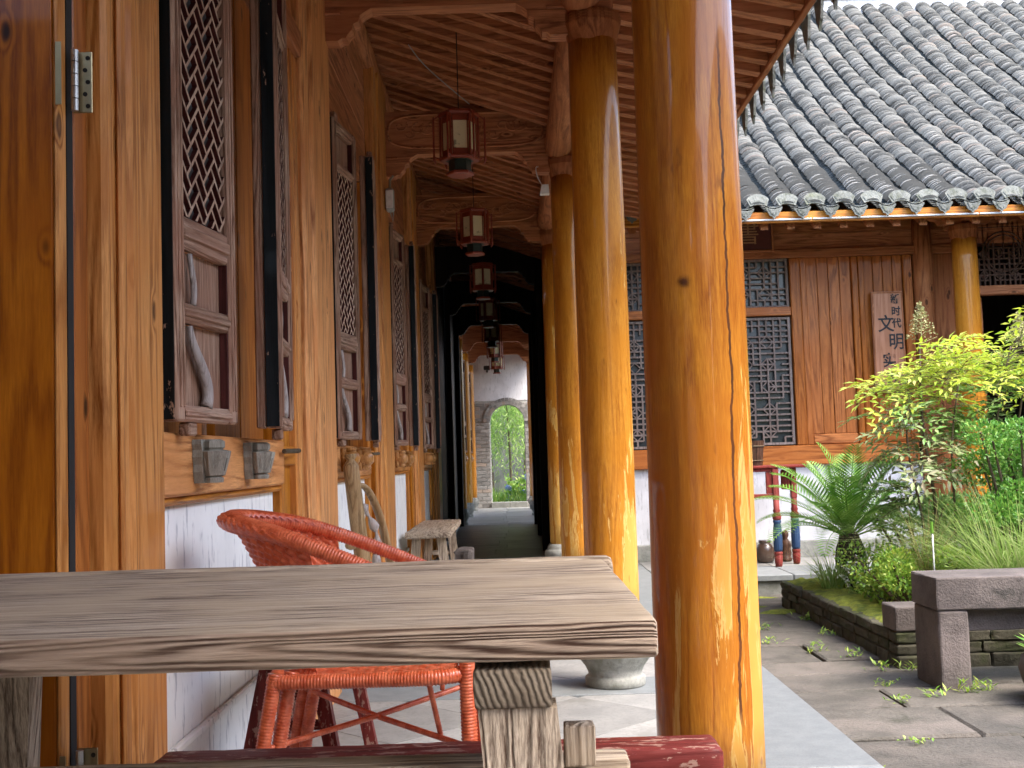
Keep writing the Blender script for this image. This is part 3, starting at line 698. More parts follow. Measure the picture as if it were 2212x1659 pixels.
# ---- shutters
SW, SH, ST = .34, 1.36, .042
def make_sash(kind):
    """local: y along width from the hinge side, x depth (front at +), z up"""
    fr = bpy.data.objects.new('window_sash', None); m = MB()
    for a, b in ((0, .042), (SW-.042, SW)):
        m.box(0, ST, a, b, 0, SH, .005)
    for a, b in ((.0125, .020), (SW-.020, SW-.0125), (.030, .036), (SW-.036, SW-.030)): m.box(ST-.002, ST+.004, a, b, .03, SH-.02, .002)
    COL.objects.unlink(fr) if fr.name in COL.objects else None
    fr = m.build('window_sash', 'oldZ')
    a, b = .0422, SW-.0422
    for z0, z1 in ((.0, .036), (.218, .262), (.382, .455), (1.14, 1.18), (1.31, SH)):
        MB().box(.012, ST-.003, a, b, z0, z1, .006).box(ST-.004, ST+.003, a, b, z0+(z1-z0)*.32, z1-(z1-z0)*.3, .003).build('sash_rail', 'oldY', fr)
    for z0, z1 in ((.0365, .2175), (.2625, .3815), (1.1805, 1.3095)):
        MB().box(.010, .016, a, b, z0, z1).build('sash_panel', 'oldZ', fr)
        for q in (a, b-.006): MB().box(.0165, ST-.006, q, q+.006, z0, z1).build('side_lining', 'maroon', fr)
    m = MB(); weave_lattice(m, a+.004, b-.004, .457, 1.138, .031, .0080, .012, ST-.020); lo_ = m.build('lattice', 'lattice_pale', fr); lo_.data.materials.append(M['maroon'])
    for p in lo_.data.polygons:
        if abs(p.normal.x) < .5: p.material_index = 1
    MB().box(.001, .004, a, b, .456, 1.139).build('lattice_backing', 'backing', fr)
    # black lacquered end face
    x0 = .002
    MB().box(x0, ST-.006, -.0032, -.0004, .004, SH-.01).build('lacquer_face', 'black', fr)
    # bleached S-shaped pulls standing in the two lower openings
    for z0, z1, amp in ((.037, .214, .045), (.263, .376, .02)):
        pts = [(.030+.004*math.sin(t*3), a+.075+(-amp*math.cos(t*math.pi*1.15)+amp*.9)*(1 if amp > .03 else .4)-.02, z1-(z1-z0)*t) for t in [i/13 for i in range(14)]]
        MB().tube(pts, [.011+.012*(i/13) if amp > .03 else .010+.002*(i/13) for i in range(14)], 8, flat=.55).build('curved_pull', 'drift', fr, True)
    if kind: MB().box(-.026, -.001, .0, .05, .0, SH, .004).build('rear_stile', 'oldZ', fr)
    # pivot tenon below and above
    MB().box(.006, .034, .08, .12, -.030, -.0005, .004).build('pivot_tenon', 'oldY', fr)
    MB().box(.008, .034, .06, .10, SH+.0005, SH+.035, .004).build('pivot_tenon', 'oldY', fr)
    return fr
def place_sash(src, name_parent, y, ang, first):
    c = src if first else copy_tree(src)
    c.parent = name_parent; w = WORLD[name_parent.name]
    c.location = (WX+.002-w[0], y-w[1], 1.022-w[2]); c.rotation_euler = (0, 0, ang)
    return c
def shutters():
    sa, sb = make_sash(0), make_sash(1)
    def put(src, y0, near, first):
        # near leaf: hinge at y0, far end swung out; far leaf: near end swung out
        if near: return place_sash(src, gal, y0, -R(8.5), first)
        a = R(5.7); c = place_sash(src, gal, y0, a, first); c.location.x = -.662-WX; return c
    for k in range(4):
        y0 = PR0+PER*k
        put(sa, y0+.012, True, k == 0); put(sb, y0+.66, False, k == 0)
    for y0 in (16.6, 18.9): put(sa, y0, True, False)
shutters()
def sockets():
    prof_h = [(.030, .0), (.032, .012), (.024, .016), (.036, .020), (.052, .075), (.054, .085), (.030, .09), (.036, .096), (.036, .112), (.026, .118)]
    hexm = MB().lathe(prof_h, (0, 0, 0), 6, R(30))
    for k in range(6):          # raised panel on each face
        a0, a1 = R(30+60*k), R(90+60*k); vs = []
        for out in (1.0, 1.07):
            for z in (.032, .066):
                r_ = .036+(z-.020)*(.016/.055); p = (r_*math.cos(a0), r_*math.sin(a0)); q = (r_*math.cos(a1), r_*math.sin(a1))
                for t in (.24, .76): vs.append(((p[0]+(q[0]-p[0])*t)*out, (p[1]+(q[1]-p[1])*t)*out, z))
        hexm.add(vs, [(4, 5, 7, 6), (0, 1, 5, 4), (2, 6, 7, 3), (0, 4, 6, 2), (1, 3, 7, 5)])
    back = [(-.034, .0), (.034, .0), (.044, .03), (.04, .05), (.05, .07), (.046, .09), (.055, .105), (.05, .118), (-.05, .118), (-.055, .105), (-.046, .09), (-.05, .07), (-.04, .05), (-.044, .03)]
    hexm.prism(back, 'X', -.045, -.018)
    hm = hexm.mesh('pivot_socket', 'socket')
    prof_m = [(.018, .0), (.022, .006), (.034, .012), (.034, .02), (.022, .024), (.036, .032), (.047, .05), (.049, .066), (.044, .086), (.032, .098), (.024, .102), (.034, .106), (.036, .118), (.03, .122)]
    mm = MB().lathe(prof_m, (0, 0, 0), 20, 0, lambda a, z: .05*math.cos(6*a) if .03 < z < .1 else 0); mm.prism([(p[0]*.9, p[1]) for p in back], 'X', -.045, -.018)
    mm = mm.mesh('pivot_socket', 'melon', True)
    for k in range(4):
        for dy in (.265, .775): inst(hm if k == 0 else mm, 'pivot_socket', gal, (WX+.050, PR0+PER*k+dy, .885), (0, 0, 0), (.82, .82, .86))
    for y0 in (16.6, 18.9): inst(mm, 'pivot_socket', gal, (WX+.058, y0+.2, .87))
    # sliding bolts beside the sockets
    for k in range(2):
        y = PR0+PER*k+1.22; MB().tube([(WX+.03, y, .965), (WX+.035, y+.1, .966), (WX+.04, y+.2, .968)], .008, 8).build('wooden_bolt', 'bark', gal)
sockets()
# ---- dark passage behind the third bay, then a lit stretch
def passage():
    for i in range(13):
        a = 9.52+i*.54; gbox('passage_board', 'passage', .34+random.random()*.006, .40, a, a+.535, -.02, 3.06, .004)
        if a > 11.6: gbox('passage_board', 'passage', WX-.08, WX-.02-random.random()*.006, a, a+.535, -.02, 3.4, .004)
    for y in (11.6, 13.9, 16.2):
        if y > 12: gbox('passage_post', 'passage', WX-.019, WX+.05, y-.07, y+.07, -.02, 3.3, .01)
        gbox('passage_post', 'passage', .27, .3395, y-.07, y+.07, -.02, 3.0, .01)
    # lit stretch
    for a in (16.6, 18.9, 21.2):
        gbox('plaster_panel', 'plaster2', WX-.1, WX-.022, a, min(a+1.9, 22.2), -.02, .842, 0); gbox('sill_beam', 'warmY', WX-.1, WX+.012, a, min(a+1.9, 22.2), .843, 1.0, .006)
        gbox('wall_board', 'amber', WX-.085, WX-.05, a, min(a+1.9, 22.2), 1.001, 3.3, .003)
    for y in (16.45, 18.7, 21.0):
        c = inst(COLME, 'column', gal, (WX+.02, y, 0), (0, 0, y), (.62, .62, 1.0)); WORLD[c.name] = (WX+.02, y, 0)
        inst(BASEME, 'column_base', c, (WX+.02, y, 0))
    for y in (18.7, 21.0):
        c = inst(COLME, 'column', gal, (.40, y, 0), (0, 0, y)); WORLD[c.name] = (.40, y, 0); inst(BASEME, 'column_base', c, (.40, y, 0)); inst(CAPME, 'capital', c, (.40, y, 0))
    gbox('eave_beam', 'darkY', .33, .46, 16.5, 22.2, 2.78, 2.93, .01)
passage()
def services():
    c = MB().tube(catmull([(-.50, 6.2, roof_z(-.50)-.06), (-.42, 6.5, roof_z(-.42)-.06), (-.2, 6.95, roof_z(-.2)-.06)], 6), .003, 6).build('conduit', 'greybox', gal, True)
services()
# ================================================================== HALL ACROSS THE COURTYARD
hall = empty('hall_building', (3.8, 10, 0), 'timber hall with grey tiled roof, lattice windows and plank front behind plants', 'building')
HY = 10.0
def hbox(name, mat, x0, x1, y0, y1, z0, z1, b=.004, par=None): return MB().box(x0, x1, y0, y1, z0, z1, b).build(name, mat, par or hall)
def fret_lattice(m, x0, x1, z0, z1, y, w, nx, nz, seed, dep=.02, keep=.72):
    """orthogonal staggered lattice with cut corners, bars in the XZ plane"""
    rr = random.Random(seed); cx, cz = (x1-x0)/nx, (z1-z0)/nz
    for i in range(1, nx):
        k = 0
        while k < nz:
            L = rr.randint(1, 4)
            if rr.random() < keep: m.box(x0+i*cx-w/2, x0+i*cx+w/2, y, y+dep, z0+k*cz, min(z0+(k+L)*cz, z1))
            k += L
    for j in range(1, nz):
        k = 0
        while k < nx:
            L = rr.randint(1, 3)
            if rr.random() < keep: m.box(x0+k*cx, min(x0+(k+L)*cx, x1), y+.001, y+dep-.001, z0+j*cz-w/2, z0+j*cz+w/2)
            k += L
    for (i, j) in [(a, b) for a in range(2, nx-1, 3) for b in range(2, nz-1, 4)]:
        px, pz = x0+i*cx, z0+j*cz; c = cx*.9; h = w/2
        for sx, sz in ((1, 1), (-1, -1), (1, -1), (-1, 1)):
            a, b = (px+sx*c, pz), (px, pz+sz*c); d = h*.9
            m.prism([(a[0], a[1]-d*sz), (a[0], a[1]+d*sz), (b[0]+d*sx, b[1]), (b[0]-d*sx, b[1])][::1], 'Y', y+.002, y+dep-.002)
def hall_front():
    hbox('plaster_wall', 'plaster2', .42, 4.05, HY+.02, HY+.18, -.02, .785, 0)
    hbox('plinth_course', 'basestone', .42, 4.05, HY-.01, HY+.0195, -.02, .14, .01)
    hbox('sill_beam', 'hallX', .42, 3.50, HY-.03, HY+.18, .786, .955, .008)
    hbox('header_beam', 'darkX', .42, 4.05, HY-.035, HY+.18, 2.585, 2.66, .006)
    for z0, z1 in ((2.662, 2.80), (2.803, 2.97), (2.973, 3.15)): hbox('frieze_board', 'darkX', .42, 7.2, HY+.0, HY+.16, z0, z1, .003)
    # windows: one seen, one behind the gallery columns
    for wi, (xa, xb) in enumerate(((1.52, 2.455), (.62, 1.44))):
        st = hbox('window', 'hallZ', xa-.06, xa, HY-.02, HY+.15, .956, 2.584, .006)
        MB().box(xb, xb+.09, HY-.02, HY+.15, .956, 2.584, .006).build('window_stile', 'hallZ', st if False else hall)
        hbox('window_transom', 'hallX', xa+.001, xb-.001, HY-.018, HY+.14, 2.085, 2.16, .006)
        for z0, z1, sd, nz in ((.985, 2.058, 3, 22), (2.175, 2.57, 9, 8)):
            fo = MB().box(xa+.012, xa+.034, HY+.005, HY+.035, z0-.02, z1+.012).build('casement', 'lattice_grey', hall)
            for q in ((xb-.034, xb-.012, z0-.02, z1+.012), (xa+.0342, xb-.0342, z0-.02, z0), (xa+.0342, xb-.0342, z1-.008, z1+.012)): MB().box(q[0], q[1], HY+.005, HY+.035, q[2], q[3]).build('casement_bar', 'lattice_grey', fo)
            m = MB(); fret_lattice(m, xa+.034, xb-.034, z0, z1-.008, HY+.01, .014, 14, nz, sd, .02, .80); stuff(m.build('lattice', 'lattice_grey', fo))
            MB().box(xa+.002, xb-.002, HY+.05, HY+.056, z0-.025, z1+.02).build('pane', 'glass', fo)
    # plank panels with studs
    def planks(xa, xb):
        n = 4; w = (xb-xa)/n
        for i in range(n): hbox('plank', 'hallZ', xa+i*w+.002, xa+(i+1)*w-.002, HY+.012+random.random()*.004, HY+.05, 1.05, 2.584, .003)
        hbox('panel_rail', 'hallX', xa, xb, HY-.004, HY+.05, .956, 1.048, .01)
    planks(2.60, 2.99); planks(3.10, 3.44)
    for xa, xb in ((2.546, 2.598), (2.992, 3.046), (3.05, 3.098), (3.442, 3.52)): hbox('stud', 'hallZ', xa, xb, HY-.016, HY+.1, .956, 2.584, .006)
    # engaged inner column, return panel, front column with capital and brackets
    c = MB().lathe([(.088, -.02), (.088, 2.6), (.08, 2.9)], (3.62, HY+.0, 0), 24).build('inner_column', 'darkZ', hall, True)
    hbox('return_panel', 'darkZ', 3.70, 3.99, HY+.01, HY+.06, .0, 2.584, .004)
    me = COLME
    c = inst(me, 'column', hall, (3.83, 9.6, 0), (0, 0, 2.2)); WORLD[c.name] = (3.83, 9.6, 0); inst(BASEME, 'column_base', c, (3.83, 9.6, 0)); inst(CAPME, 'capital', c, (3.83, 9.6, 0))
    c = inst(me, 'column', hall, (6.5, 9.6, 0), (0, 0, 4)); WORLD[c.name] = (6.5, 9.6, 0); inst(BASEME, 'column_base', c, (6.5, 9.6, 0)); inst(CAPME, 'capital', c, (6.5, 9.6, 0))
    for x in (3.83, 6.5):
        MB().prism([(x-.32, 2.86), (x-.30, 2.81), (x-.22, 2.79), (x-.20, 2.755), (x+.20, 2.755), (x+.22, 2.79), (x+.30, 2.81), (x+.32, 2.86)], 'Y', 9.56, 9.64).build('bracket', 'darkX', hall)
        hbox('bracket_arm', 'darkY', x-.035, x+.035, 9.3, HY-.04, 2.77, 2.86, .008)
    MB().tube([(x, 9.6, 2.93) for x in (.5, 2, 4, 6, 7.4)], .07, 12).build('purlin', 'darkX', hall, True)
    # transom lattice over the open doorway to the right
    for i, (xa, xb) in enumerate(((4.05, 4.62), (4.64, 5.2), (5.22, 5.8))):
        fo = MB().box(xa, xa+.02, HY-.01, HY+.03, 2.29, 2.86).build('transom_frame', 'lattice_dark', hall)
        MB().box(xb-.02, xb, HY-.01, HY+.03, 2.29, 2.86).build('frame_bar', 'lattice_dark', fo)
        m = MB(); fret_lattice(m, xa+.02, xb-.02, 2.29, 2.85, HY, .012, 12, 12, 20+i, .02, .85)
        for rr_ in (.16, .19): m.tube([((xa+xb)/2+rr_*math.cos(t), HY-.004, 2.57+rr_*math.sin(t)) for t in [R(12*q) for q in range(31)]], .006, 4, False)
        stuff(m.build('transom_lattice', 'lattice_dark', fo))
    hbox('door_rail', 'darkX', 4.05, 7.2, HY-.02, HY+.08, 2.21, 2.288, .006)
    hbox('door_post', 'darkZ', 3.992, 4.048, HY-.02, HY+.1, -.02, 2.97, .006); hbox('door_post', 'hallZ', 5.82, 5.9, HY-.02, HY+.1, -.02, 2.97, .006)
    hbox('open_door_leaf', 'darkZ', 4.12, 4.16, HY+.1, HY+.75, .03, 2.2, .004)
    hbox('plank_wall', 'hallZ', 5.902, 7.2, HY+.0, HY+.1, -.02, 2.208, .004)
    # interior and ends
    hbox('back_wall', 'passage', .42, 7.2, 13.4, 13.5, -.02, 4.2, 0); hbox('ceiling', 'passage', .42, 7.2, HY+.17, 13.4, 3.1, 3.14, 0); hbox('inner_wall', 'passage', .45, .5, HY+.19, 13.4, -.01, 3.09, 0); hbox('inner_wall', 'passage', 7.15, 7.19, HY+.19, 13.4, -.01, 3.09, 0); hbox('end_wall', 'plaster2', 7.2, 7.3, 9.9, 15, -.02, 3.3, 0)  # interior coloured near black so the doorway's darkness is painted in
    hbox('hall_floor', 'darktile', .42, 7.2, HY+.181, 13.4, -.15, -.01, 0)
    # raised stone terrace with a step course
    y = .0
    x = 1.046
    while x < 8:
        w = random.uniform(.9, 1.5); hbox('terrace_slab', 'granite', x+.003, x+w-.003, 8.62, 9.3, -.045, 0, .005); hbox('terrace_slab', 'tile', x+.003, x+w-.003, 9.305, 9.985, -.045, -.002, .004)
        hbox('terrace_course', 'basestone', x+.004, x+w-.004, 8.64, 8.74, G-.05, -.047, .006); x += w
    hbox('terrace_core', 'mortar', 1.05, 8, 8.76, 9.98, G-.1, -.047, 0)
hall_front()
HE_Y, HE_Z = 9.0, 2.80; HL = 6.55; TH = R(34.5)
def hframe(u, s, w):
    sag = -.16*math.sin(math.pi*min(max(s/HL, 0), 1))
    return (u, HE_Y+s*math.cos(TH)-w*math.sin(TH)-sag*math.sin(TH)*0, HE_Z+s*math.sin(TH)+sag+w*math.cos(TH))
def hall_roof():
    # deck: follows the sag
    n = 12; vs = []; fs = []
    for i in range(n+1):
        s = HL*i/n
        for x in (.9, 8.3):
            for w in (-.105, -.075): vs.append(hframe(x, s, w))
    for i in range(n):
        a = i*4; b = a+4
        fs += [(a+1, b+1, b+3, a+3), (a, a+2, b+2, b), (a, b, b+1, a+1), (a+2, a+3, b+3, b+2)]
    fs += [(0, 1, 3, 2), (n*4, n*4+2, n*4+3, n*4+1)]
    rf = MB().add(vs, fs).build('roof', 'darkX', hall)
    vsb = [(x, HE_Y+HL*math.cos(TH)+dy, HE_Z+HL*math.sin(TH)+dz) for x in (.9, 8.3) for dy, dz in ((0, -.05), (5.5, -3.4))]
    MB().add(vsb, [(0, 1, 3, 2)]).build('rear_slope', 'rooftile', rf)
    MB().box(.9, 8.3, 8.985, 9.015, 2.70, 2.785, .005).build('fascia', 'warmX', rf)
    x = 1.1
    while x < 8: MB().box(x, x+1.3, 8.968, 8.984, 2.715, 2.727, .003).build('light_strip', 'white', rf); x += 1.31
    x = 1.0
    while x < 8.2:
        p = [hframe(0, .02, -.107), hframe(0, 1.6, -.107)]; m = MB()
        m.prism([(p[0][1], p[0][2]), (p[1][1], p[1][2]), (p[1][1], p[1][2]-.06), (p[0][1], p[0][2]-.06)], 'X', x-.03, x+.03); m.build('rafter', 'darkY', rf); x += .21
    Vs, Fs = [], []; o = 0; Vt, Ft = [], []; ot = 0; parts = []
    DX = .222; rows = [1.10+DX*i for i in range(32)]
    for r_i, X in enumerate(rows):
        s = .0; e0 = .036; k = 0; drift = 0.; ph = random.uniform(0, 6.28)
        while s < HL-.05:
            e = e0*random.uniform(.75, 1.3); drift = .93*drift+random.uniform(-.0032, .0032); off = .012*math.sin(s*1.3+ph)
            V, F = arc_tile(X+drift+off, s, e, .083*random.uniform(.96, 1.04), random.uniform(.010, .026)*(1.6 if random.random() < .06 else 1), hframe, 1.15, 6, True, .012+random.uniform(-.004, .007), random.uniform(-.13, .13))
            if s < .95 and 2 <= r_i <= 13 and len(parts) < 260: parts.append((V, F))
            else: Vs.append(V); Fs.append(np.array(F)+o); o += len(V)
            s += e; k += 1
        s = 0.
        while s < HL-.05:
            e = .06*random.uniform(.85, 1.2)
            V, F = arc_tile(X-DX/2, s, e, .085, .012, hframe, .8, 4, False, -.018); Vt.append(V); Ft.append(np.array(F)+ot); ot += len(V); s += e
    def big(name, Vs, Fs, mat):
        ob = bpy.data.objects.new(name, raw_mesh(name, np.concatenate([np.array(v) for v in Vs])-np.array((3.8, 10, 0)), np.concatenate(Fs), mat)); COL.objects.link(ob); ob.parent = rf; return stuff(ob)
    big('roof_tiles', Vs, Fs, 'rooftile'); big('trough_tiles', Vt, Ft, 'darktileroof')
    for V, F in parts: MB().add(V, F).build('roof_tile', 'rooftile', rf)
    dm = drip_mesh(.066, 'endtile'); cm = fan_mesh(.083, 'endtile')
    for i, X in enumerate(rows):
        inst(dm, 'drip_tile', rf, (X-DX/2, HE_Y-.055, HE_Z+.012+random.uniform(-.006, .006)), (0, random.uniform(-.04, .04), 0))
        inst(cm, 'end_tile', rf, (X+random.uniform(-.006, .006), HE_Y-.012, HE_Z+.078+random.uniform(-.005, .005)), (-.30, random.uniform(-.05, .05), 0), (1.06, 1, 1.45))
    yr, zr = HE_Y+HL*math.cos(TH), HE_Z+HL*math.sin(TH)
    MB().box(.9, 8.3, yr-.12, yr+.1, zr-.16, zr+.06, .01).build('ridge_course', 'plaster2', rf); MB().box(.9, 8.3, yr-.17, yr+.14, zr+.062, zr+.12, .01).build('ridge_course', 'endtile', rf); MB().box(.9, 8.3, yr-.1, yr+.1, zr+.122, zr+.5, .01).build('ridge_wall', 'plaster2', rf)
hall_roof()
def text_mesh(ch, size, loc, mat, name, parent, depth=.002, bold=0., sx=1.):
    cu = bpy.data.curves.new(name, 'FONT'); cu.body = ch; cu.size = size; cu.align_x = 'CENTER'; cu.align_y = 'CENTER'; cu.extrude = depth; cu.offset = bold
    ob = bpy.data.objects.new(name, cu); COL.objects.link(ob); bpy.context.view_layer.update()
    dg = bpy.context.evaluated_depsgraph_get(); me = bpy.data.meshes.new_from_object(ob.evaluated_get(dg)); me.name = name
    bpy.data.objects.remove(ob); me.materials.clear(); me.materials.append(M[mat])
    o = bpy.data.objects.new(name, me); COL.objects.link(o); w = WORLD.get(parent.name, (0, 0, 0)); o.parent = parent
    o.location = tuple(loc[i]-w[i] for i in range(3)); o.rotation_euler = (math.pi/2, 0, 0); o.scale = (sx, 1, 1); return o
def signs():
    sb = empty('signboard', (3.28, HY-.02, 1.39), 'vertical wooden signboard with black Chinese characters on the plank wall', 'sign')
    MB().box(3.147, 3.418, HY-.040, HY-.018, 1.388, 2.262, .004).build('board', 'signboard', sb)
    m = MB()
    for q in ((3.152, 3.162, 1.395, 2.255), (3.403, 3.413, 1.395, 2.255), (3.1625, 3.4025, 1.395, 1.405), (3.1625, 3.4025, 2.245, 2.255)): MB().box(q[0], q[1], HY-.046, HY-.0402, q[2], q[3], .001).build('border', 'darkZ', sb)
    for ch, x, z, s in (('新', 3.350, 2.188, .088), ('时', 3.352, 2.082, .088), ('代', 3.354, 1.978, .088), ('文', 3.262, 1.970, .155), ('明', 3.345, 1.815, .15), ('实', 3.275, 1.655, .13), ('践', 3.30, 1.50, .11)):
        text_mesh(ch, s, (x, HY-.043, z), 'ink', 'character', sb, bold=.0018, sx=.92)
    pq = empty('name_plaque', (2.0, HY-.03, 2.65), 'dark maroon plaque with gold Chinese character under the tiled eave', 'plaque')
    MB().box(1.72, 2.30, HY-.065, HY-.037, 2.655, 2.93, .004).build('board', 'plaque', pq)
    for q in ((1.72, 2.30, 2.635, 2.654), (1.72, 2.30, 2.931, 2.95)): MB().box(q[0], q[1], HY-.072, HY-.036, q[2], q[3], .004).build('border', 'darkX', pq)
    MB().box(2.301, 2.32, HY-.072, HY-.036, 2.635, 2.95, .004).build('border', 'darkZ', pq)
    text_mesh('書', .22, (2.10, HY-.067, 2.79), 'gold', 'character', pq, sx=.9)
signs()
def sky_block_wings():
    # unseen wings, added on two courtyard sides to block low sky light
    for k in range(12):
        y = -7+k*1.45; hbox('blocker_plinth', 'plaster2', 7.3, 7.45, y, y+1.44, G, .8, 0); hbox('blocker_board', 'hallZ', 7.3, 7.42, y+.002, y+1.438, .802, 3.2, .004)
    MB().prism([(6.55, 2.80), (10.2, 5.3), (10.2, 5.4), (6.55, 2.92)], 'Y', -8.5, 10.4).build('blocker_roof', 'rooftile', hall)
    for k in range(6):
        x = -1.4+k*1.46; hbox('blocker_plinth', 'plaster2', x, x+1.45, -7.6, -7.45, G, .8, 0); hbox('blocker_board', 'hallZ', x+.002, x+1.448, -7.58, -7.45, .802, 3.2, .004)
    MB().prism([(-6.75, 2.80), (-10.4, 5.3), (-10.4, 5.4), (-6.75, 2.92)], 'X', 1.3, 6.5).build('blocker_roof', 'rooftile', hall)
sky_block_wings()
# ================================================================== END WALL WITH ARCH, GARDEN BEHIND
def end_wall():
    Y = 22.0; ax, ar, sp = -.088, .325, 1.62
    w = empty('arch_wall', (ax, Y, 0), 'grey brick wall with arched opening and white plaster above at gallery end', 'wall')
    def wb(name, mat, *a, b=.004): return MB().box(*a, b).build(name, mat, w)
    # mortar core with real arched opening
    pts = [(ax-ar, 0), (ax-ar, sp)]+[(ax+ar*math.cos(t), sp+ar*math.sin(t)) for t in [math.pi*(1-i/16) for i in range(1, 16)]]+[(ax+ar, sp), (ax+ar, 0)]
    left = [(-3, -.05), (-3, 2.02), (ax, 2.02), (ax, sp+ar)]+[(ax+ar*math.cos(t), sp+ar*math.sin(t)) for t in [math.pi*(.5+.5*i/8) for i in range(1, 9)]]+[(ax-ar, -.05)]
    right = [(4, -.05), (4, 2.02), (ax, 2.02), (ax, sp+ar)]+[(ax+ar*math.cos(t), sp+ar*math.sin(t)) for t in [math.pi*(.5-.5*i/8) for i in range(1, 9)]]+[(ax+ar, -.05)]
    MB().prism(left, 'Y', Y+.012, Y+.3).build('wall_core', 'mortar', w); MB().prism(right, 'Y', Y+.012, Y+.3).build('wall_core', 'mortar', w)
    wb('plaster_upper', 'plaster2', -3, 4, Y+.005, Y+.29, 2.021, 3.6)
    bh, bw, j = .062, .20, .009
    me = {}
    z = .0; row = 0
    while z+bh < 2.02:
        x = -1.0-(bw/2 if row % 2 else 0)
        while x < .62:
            a, b = x, x+bw
            zc = z+bh/2
            segs = [(a, b)]
            hw = None
            if zc < sp: hw = ar+.008
            elif zc < sp+ar+.14: hw = math.sqrt(max((ar+.135)**2-(max(zc-sp, 0))**2, 0))
            if hw: 
                segs = []
                if a < ax-hw: segs.append((a, min(b, ax-hw)))
                if b > ax+hw: segs.append((max(a, ax+hw), b))
            for (p, q) in segs:
                if q-p > .03: MB().box(p, q-j, Y-random.random()*.006, Y+.05, z, z+bh, .004).build('brick', 'brick', w)
            x += bw
        z += bh+j; row += 1
    for ring, (r0, r1) in enumerate(((ar+.002, ar+.066), (ar+.07, ar+.13))):
        n = 19
        for i in range(n):
            a0, a1 = math.pi*i/n+.008, math.pi*(i+1)/n-.008
            MB().prism([(ax+r0*math.cos(a0), sp+r0*math.sin(a0)), (ax+r1*math.cos(a0), sp+r1*math.sin(a0)), (ax+r1*math.cos(a1), sp+r1*math.sin(a1)), (ax+r0*math.cos(a1), sp+r0*math.sin(a1))], 'Y', Y-.03-random.random()*.006, Y+.05).build('arch_brick', 'brick', w)
    for xa, xb in ((ax-ar-.02, ax), (ax+.004, ax+ar+.02)): MB().box(xa, xb, Y-.06, Y+.2, -.01, .10, .008).build('threshold_stone', 'basestone', w)
end_wall()
def back_garden():
    g = struct(MB().box(-6, 6, 22.31, 34, G-.3, -.02).build('garden_bed', 'soil'))
    gw = tag(MB().box(-8, 8, 28.6, 28.9, -.1, 3.2, .01).build('garden_wall', 'wallgrey'), 'dark mossy garden wall seen through the brick arch', 'wall')
    # bamboo clump
    for bi, (bx, by, hh, lean) in enumerate(((-.05, 25.3, 3.4, -.12), (.25, 25.8, 3.2, .15), (-.45, 25.6, 3.3, -.3), (.7, 26.4, 3.2, .1), (-.9, 26.6, 3.2, -.1))):
        r_ = empty('bamboo', (bx, by, -.02), ['leafy arching bamboo in the garden framed by the brick arch', 'bamboo stem leaning over blue hydrangea behind the brick arch', 'bamboo behind the arch leaning against the dark garden wall', 'pale bamboo growing beside the dark garden wall', 'tall bamboo at the far side of the garden behind the arch'][bi], 'bamboo', 'bamboo in the garden behind the arch')
        path = [(bx+lean*t*t*hh*.35, by-.15*t*t*hh*.4, -.02+hh*t-.35*hh*t**4*.25) for t in [i/12 for i in range(13)]]
        MB().tube(path, [.03*(1-.75*i/12) for i in range(13)], 7).build('stem', 'bark', r_, True)
        n = 2600; t = .42+.58*rng.random(n)**.8; P = np.array([path[min(int(q*12), 12)] for q in t])
        clump = rng.normal(size=(26, 3))*np.array([.38, .30, .34]); P = P+clump[rng.integers(0, 26, n)]+rng.normal(size=(n, 3))*.10
        D = unit(n)*.7+np.array([0, -.2, -.75]); leaf_obj('crown', [leaves(P, D, unit(n), rng.uniform(.09, .17, n), rng.uniform(.014, .022, n))], 'bambooleaf', r_)
    # hydrangea
    h = empty('hydrangea', (.2, 23.6, -.02), 'hydrangea bush with blue flower heads beyond the arch threshold', 'shrub')
    n = 1500; P = np.stack([rng.uniform(-.15, .75, n), rng.uniform(23.3, 24.1, n), rng.uniform(0, .62, n)*rng.uniform(.3, 1, n)], 1); D = unit(n)+np.array([0, -.3, .5])
    leaf_obj('foliage', [leaves(P, D, unit(n), rng.uniform(.06, .11, n), rng.uniform(.04, .06, n))], 'cover', h)
    for k in range(15):
        c = np.array([random.uniform(-.12, .6), random.uniform(23.25, 23.6), random.uniform(.12, .62)]); c[2] *= .55+.5*(c[0]+.12)/.6
        n = 130; d = unit(n); leaf_obj('flower_head', [leaves(c+d*.062, np.cross(d, unit(n)), d, .03, .028, 0.)], 'hyd', h)
    n = 1200; P = np.stack([rng.uniform(-.9, .8, n), rng.uniform(22.6, 24.6, n), np.full(n, -.02)], 1); D = unit(n)*.45+np.array([0, 0, 1.])
    stuff(tag(leaf_obj('garden_grass', [leaves(P, D, unit(n), rng.uniform(.12, .4, n), .016, .3)], 'cover'), 'low green grass growing beyond the arch', 'grass'))
back_garden()
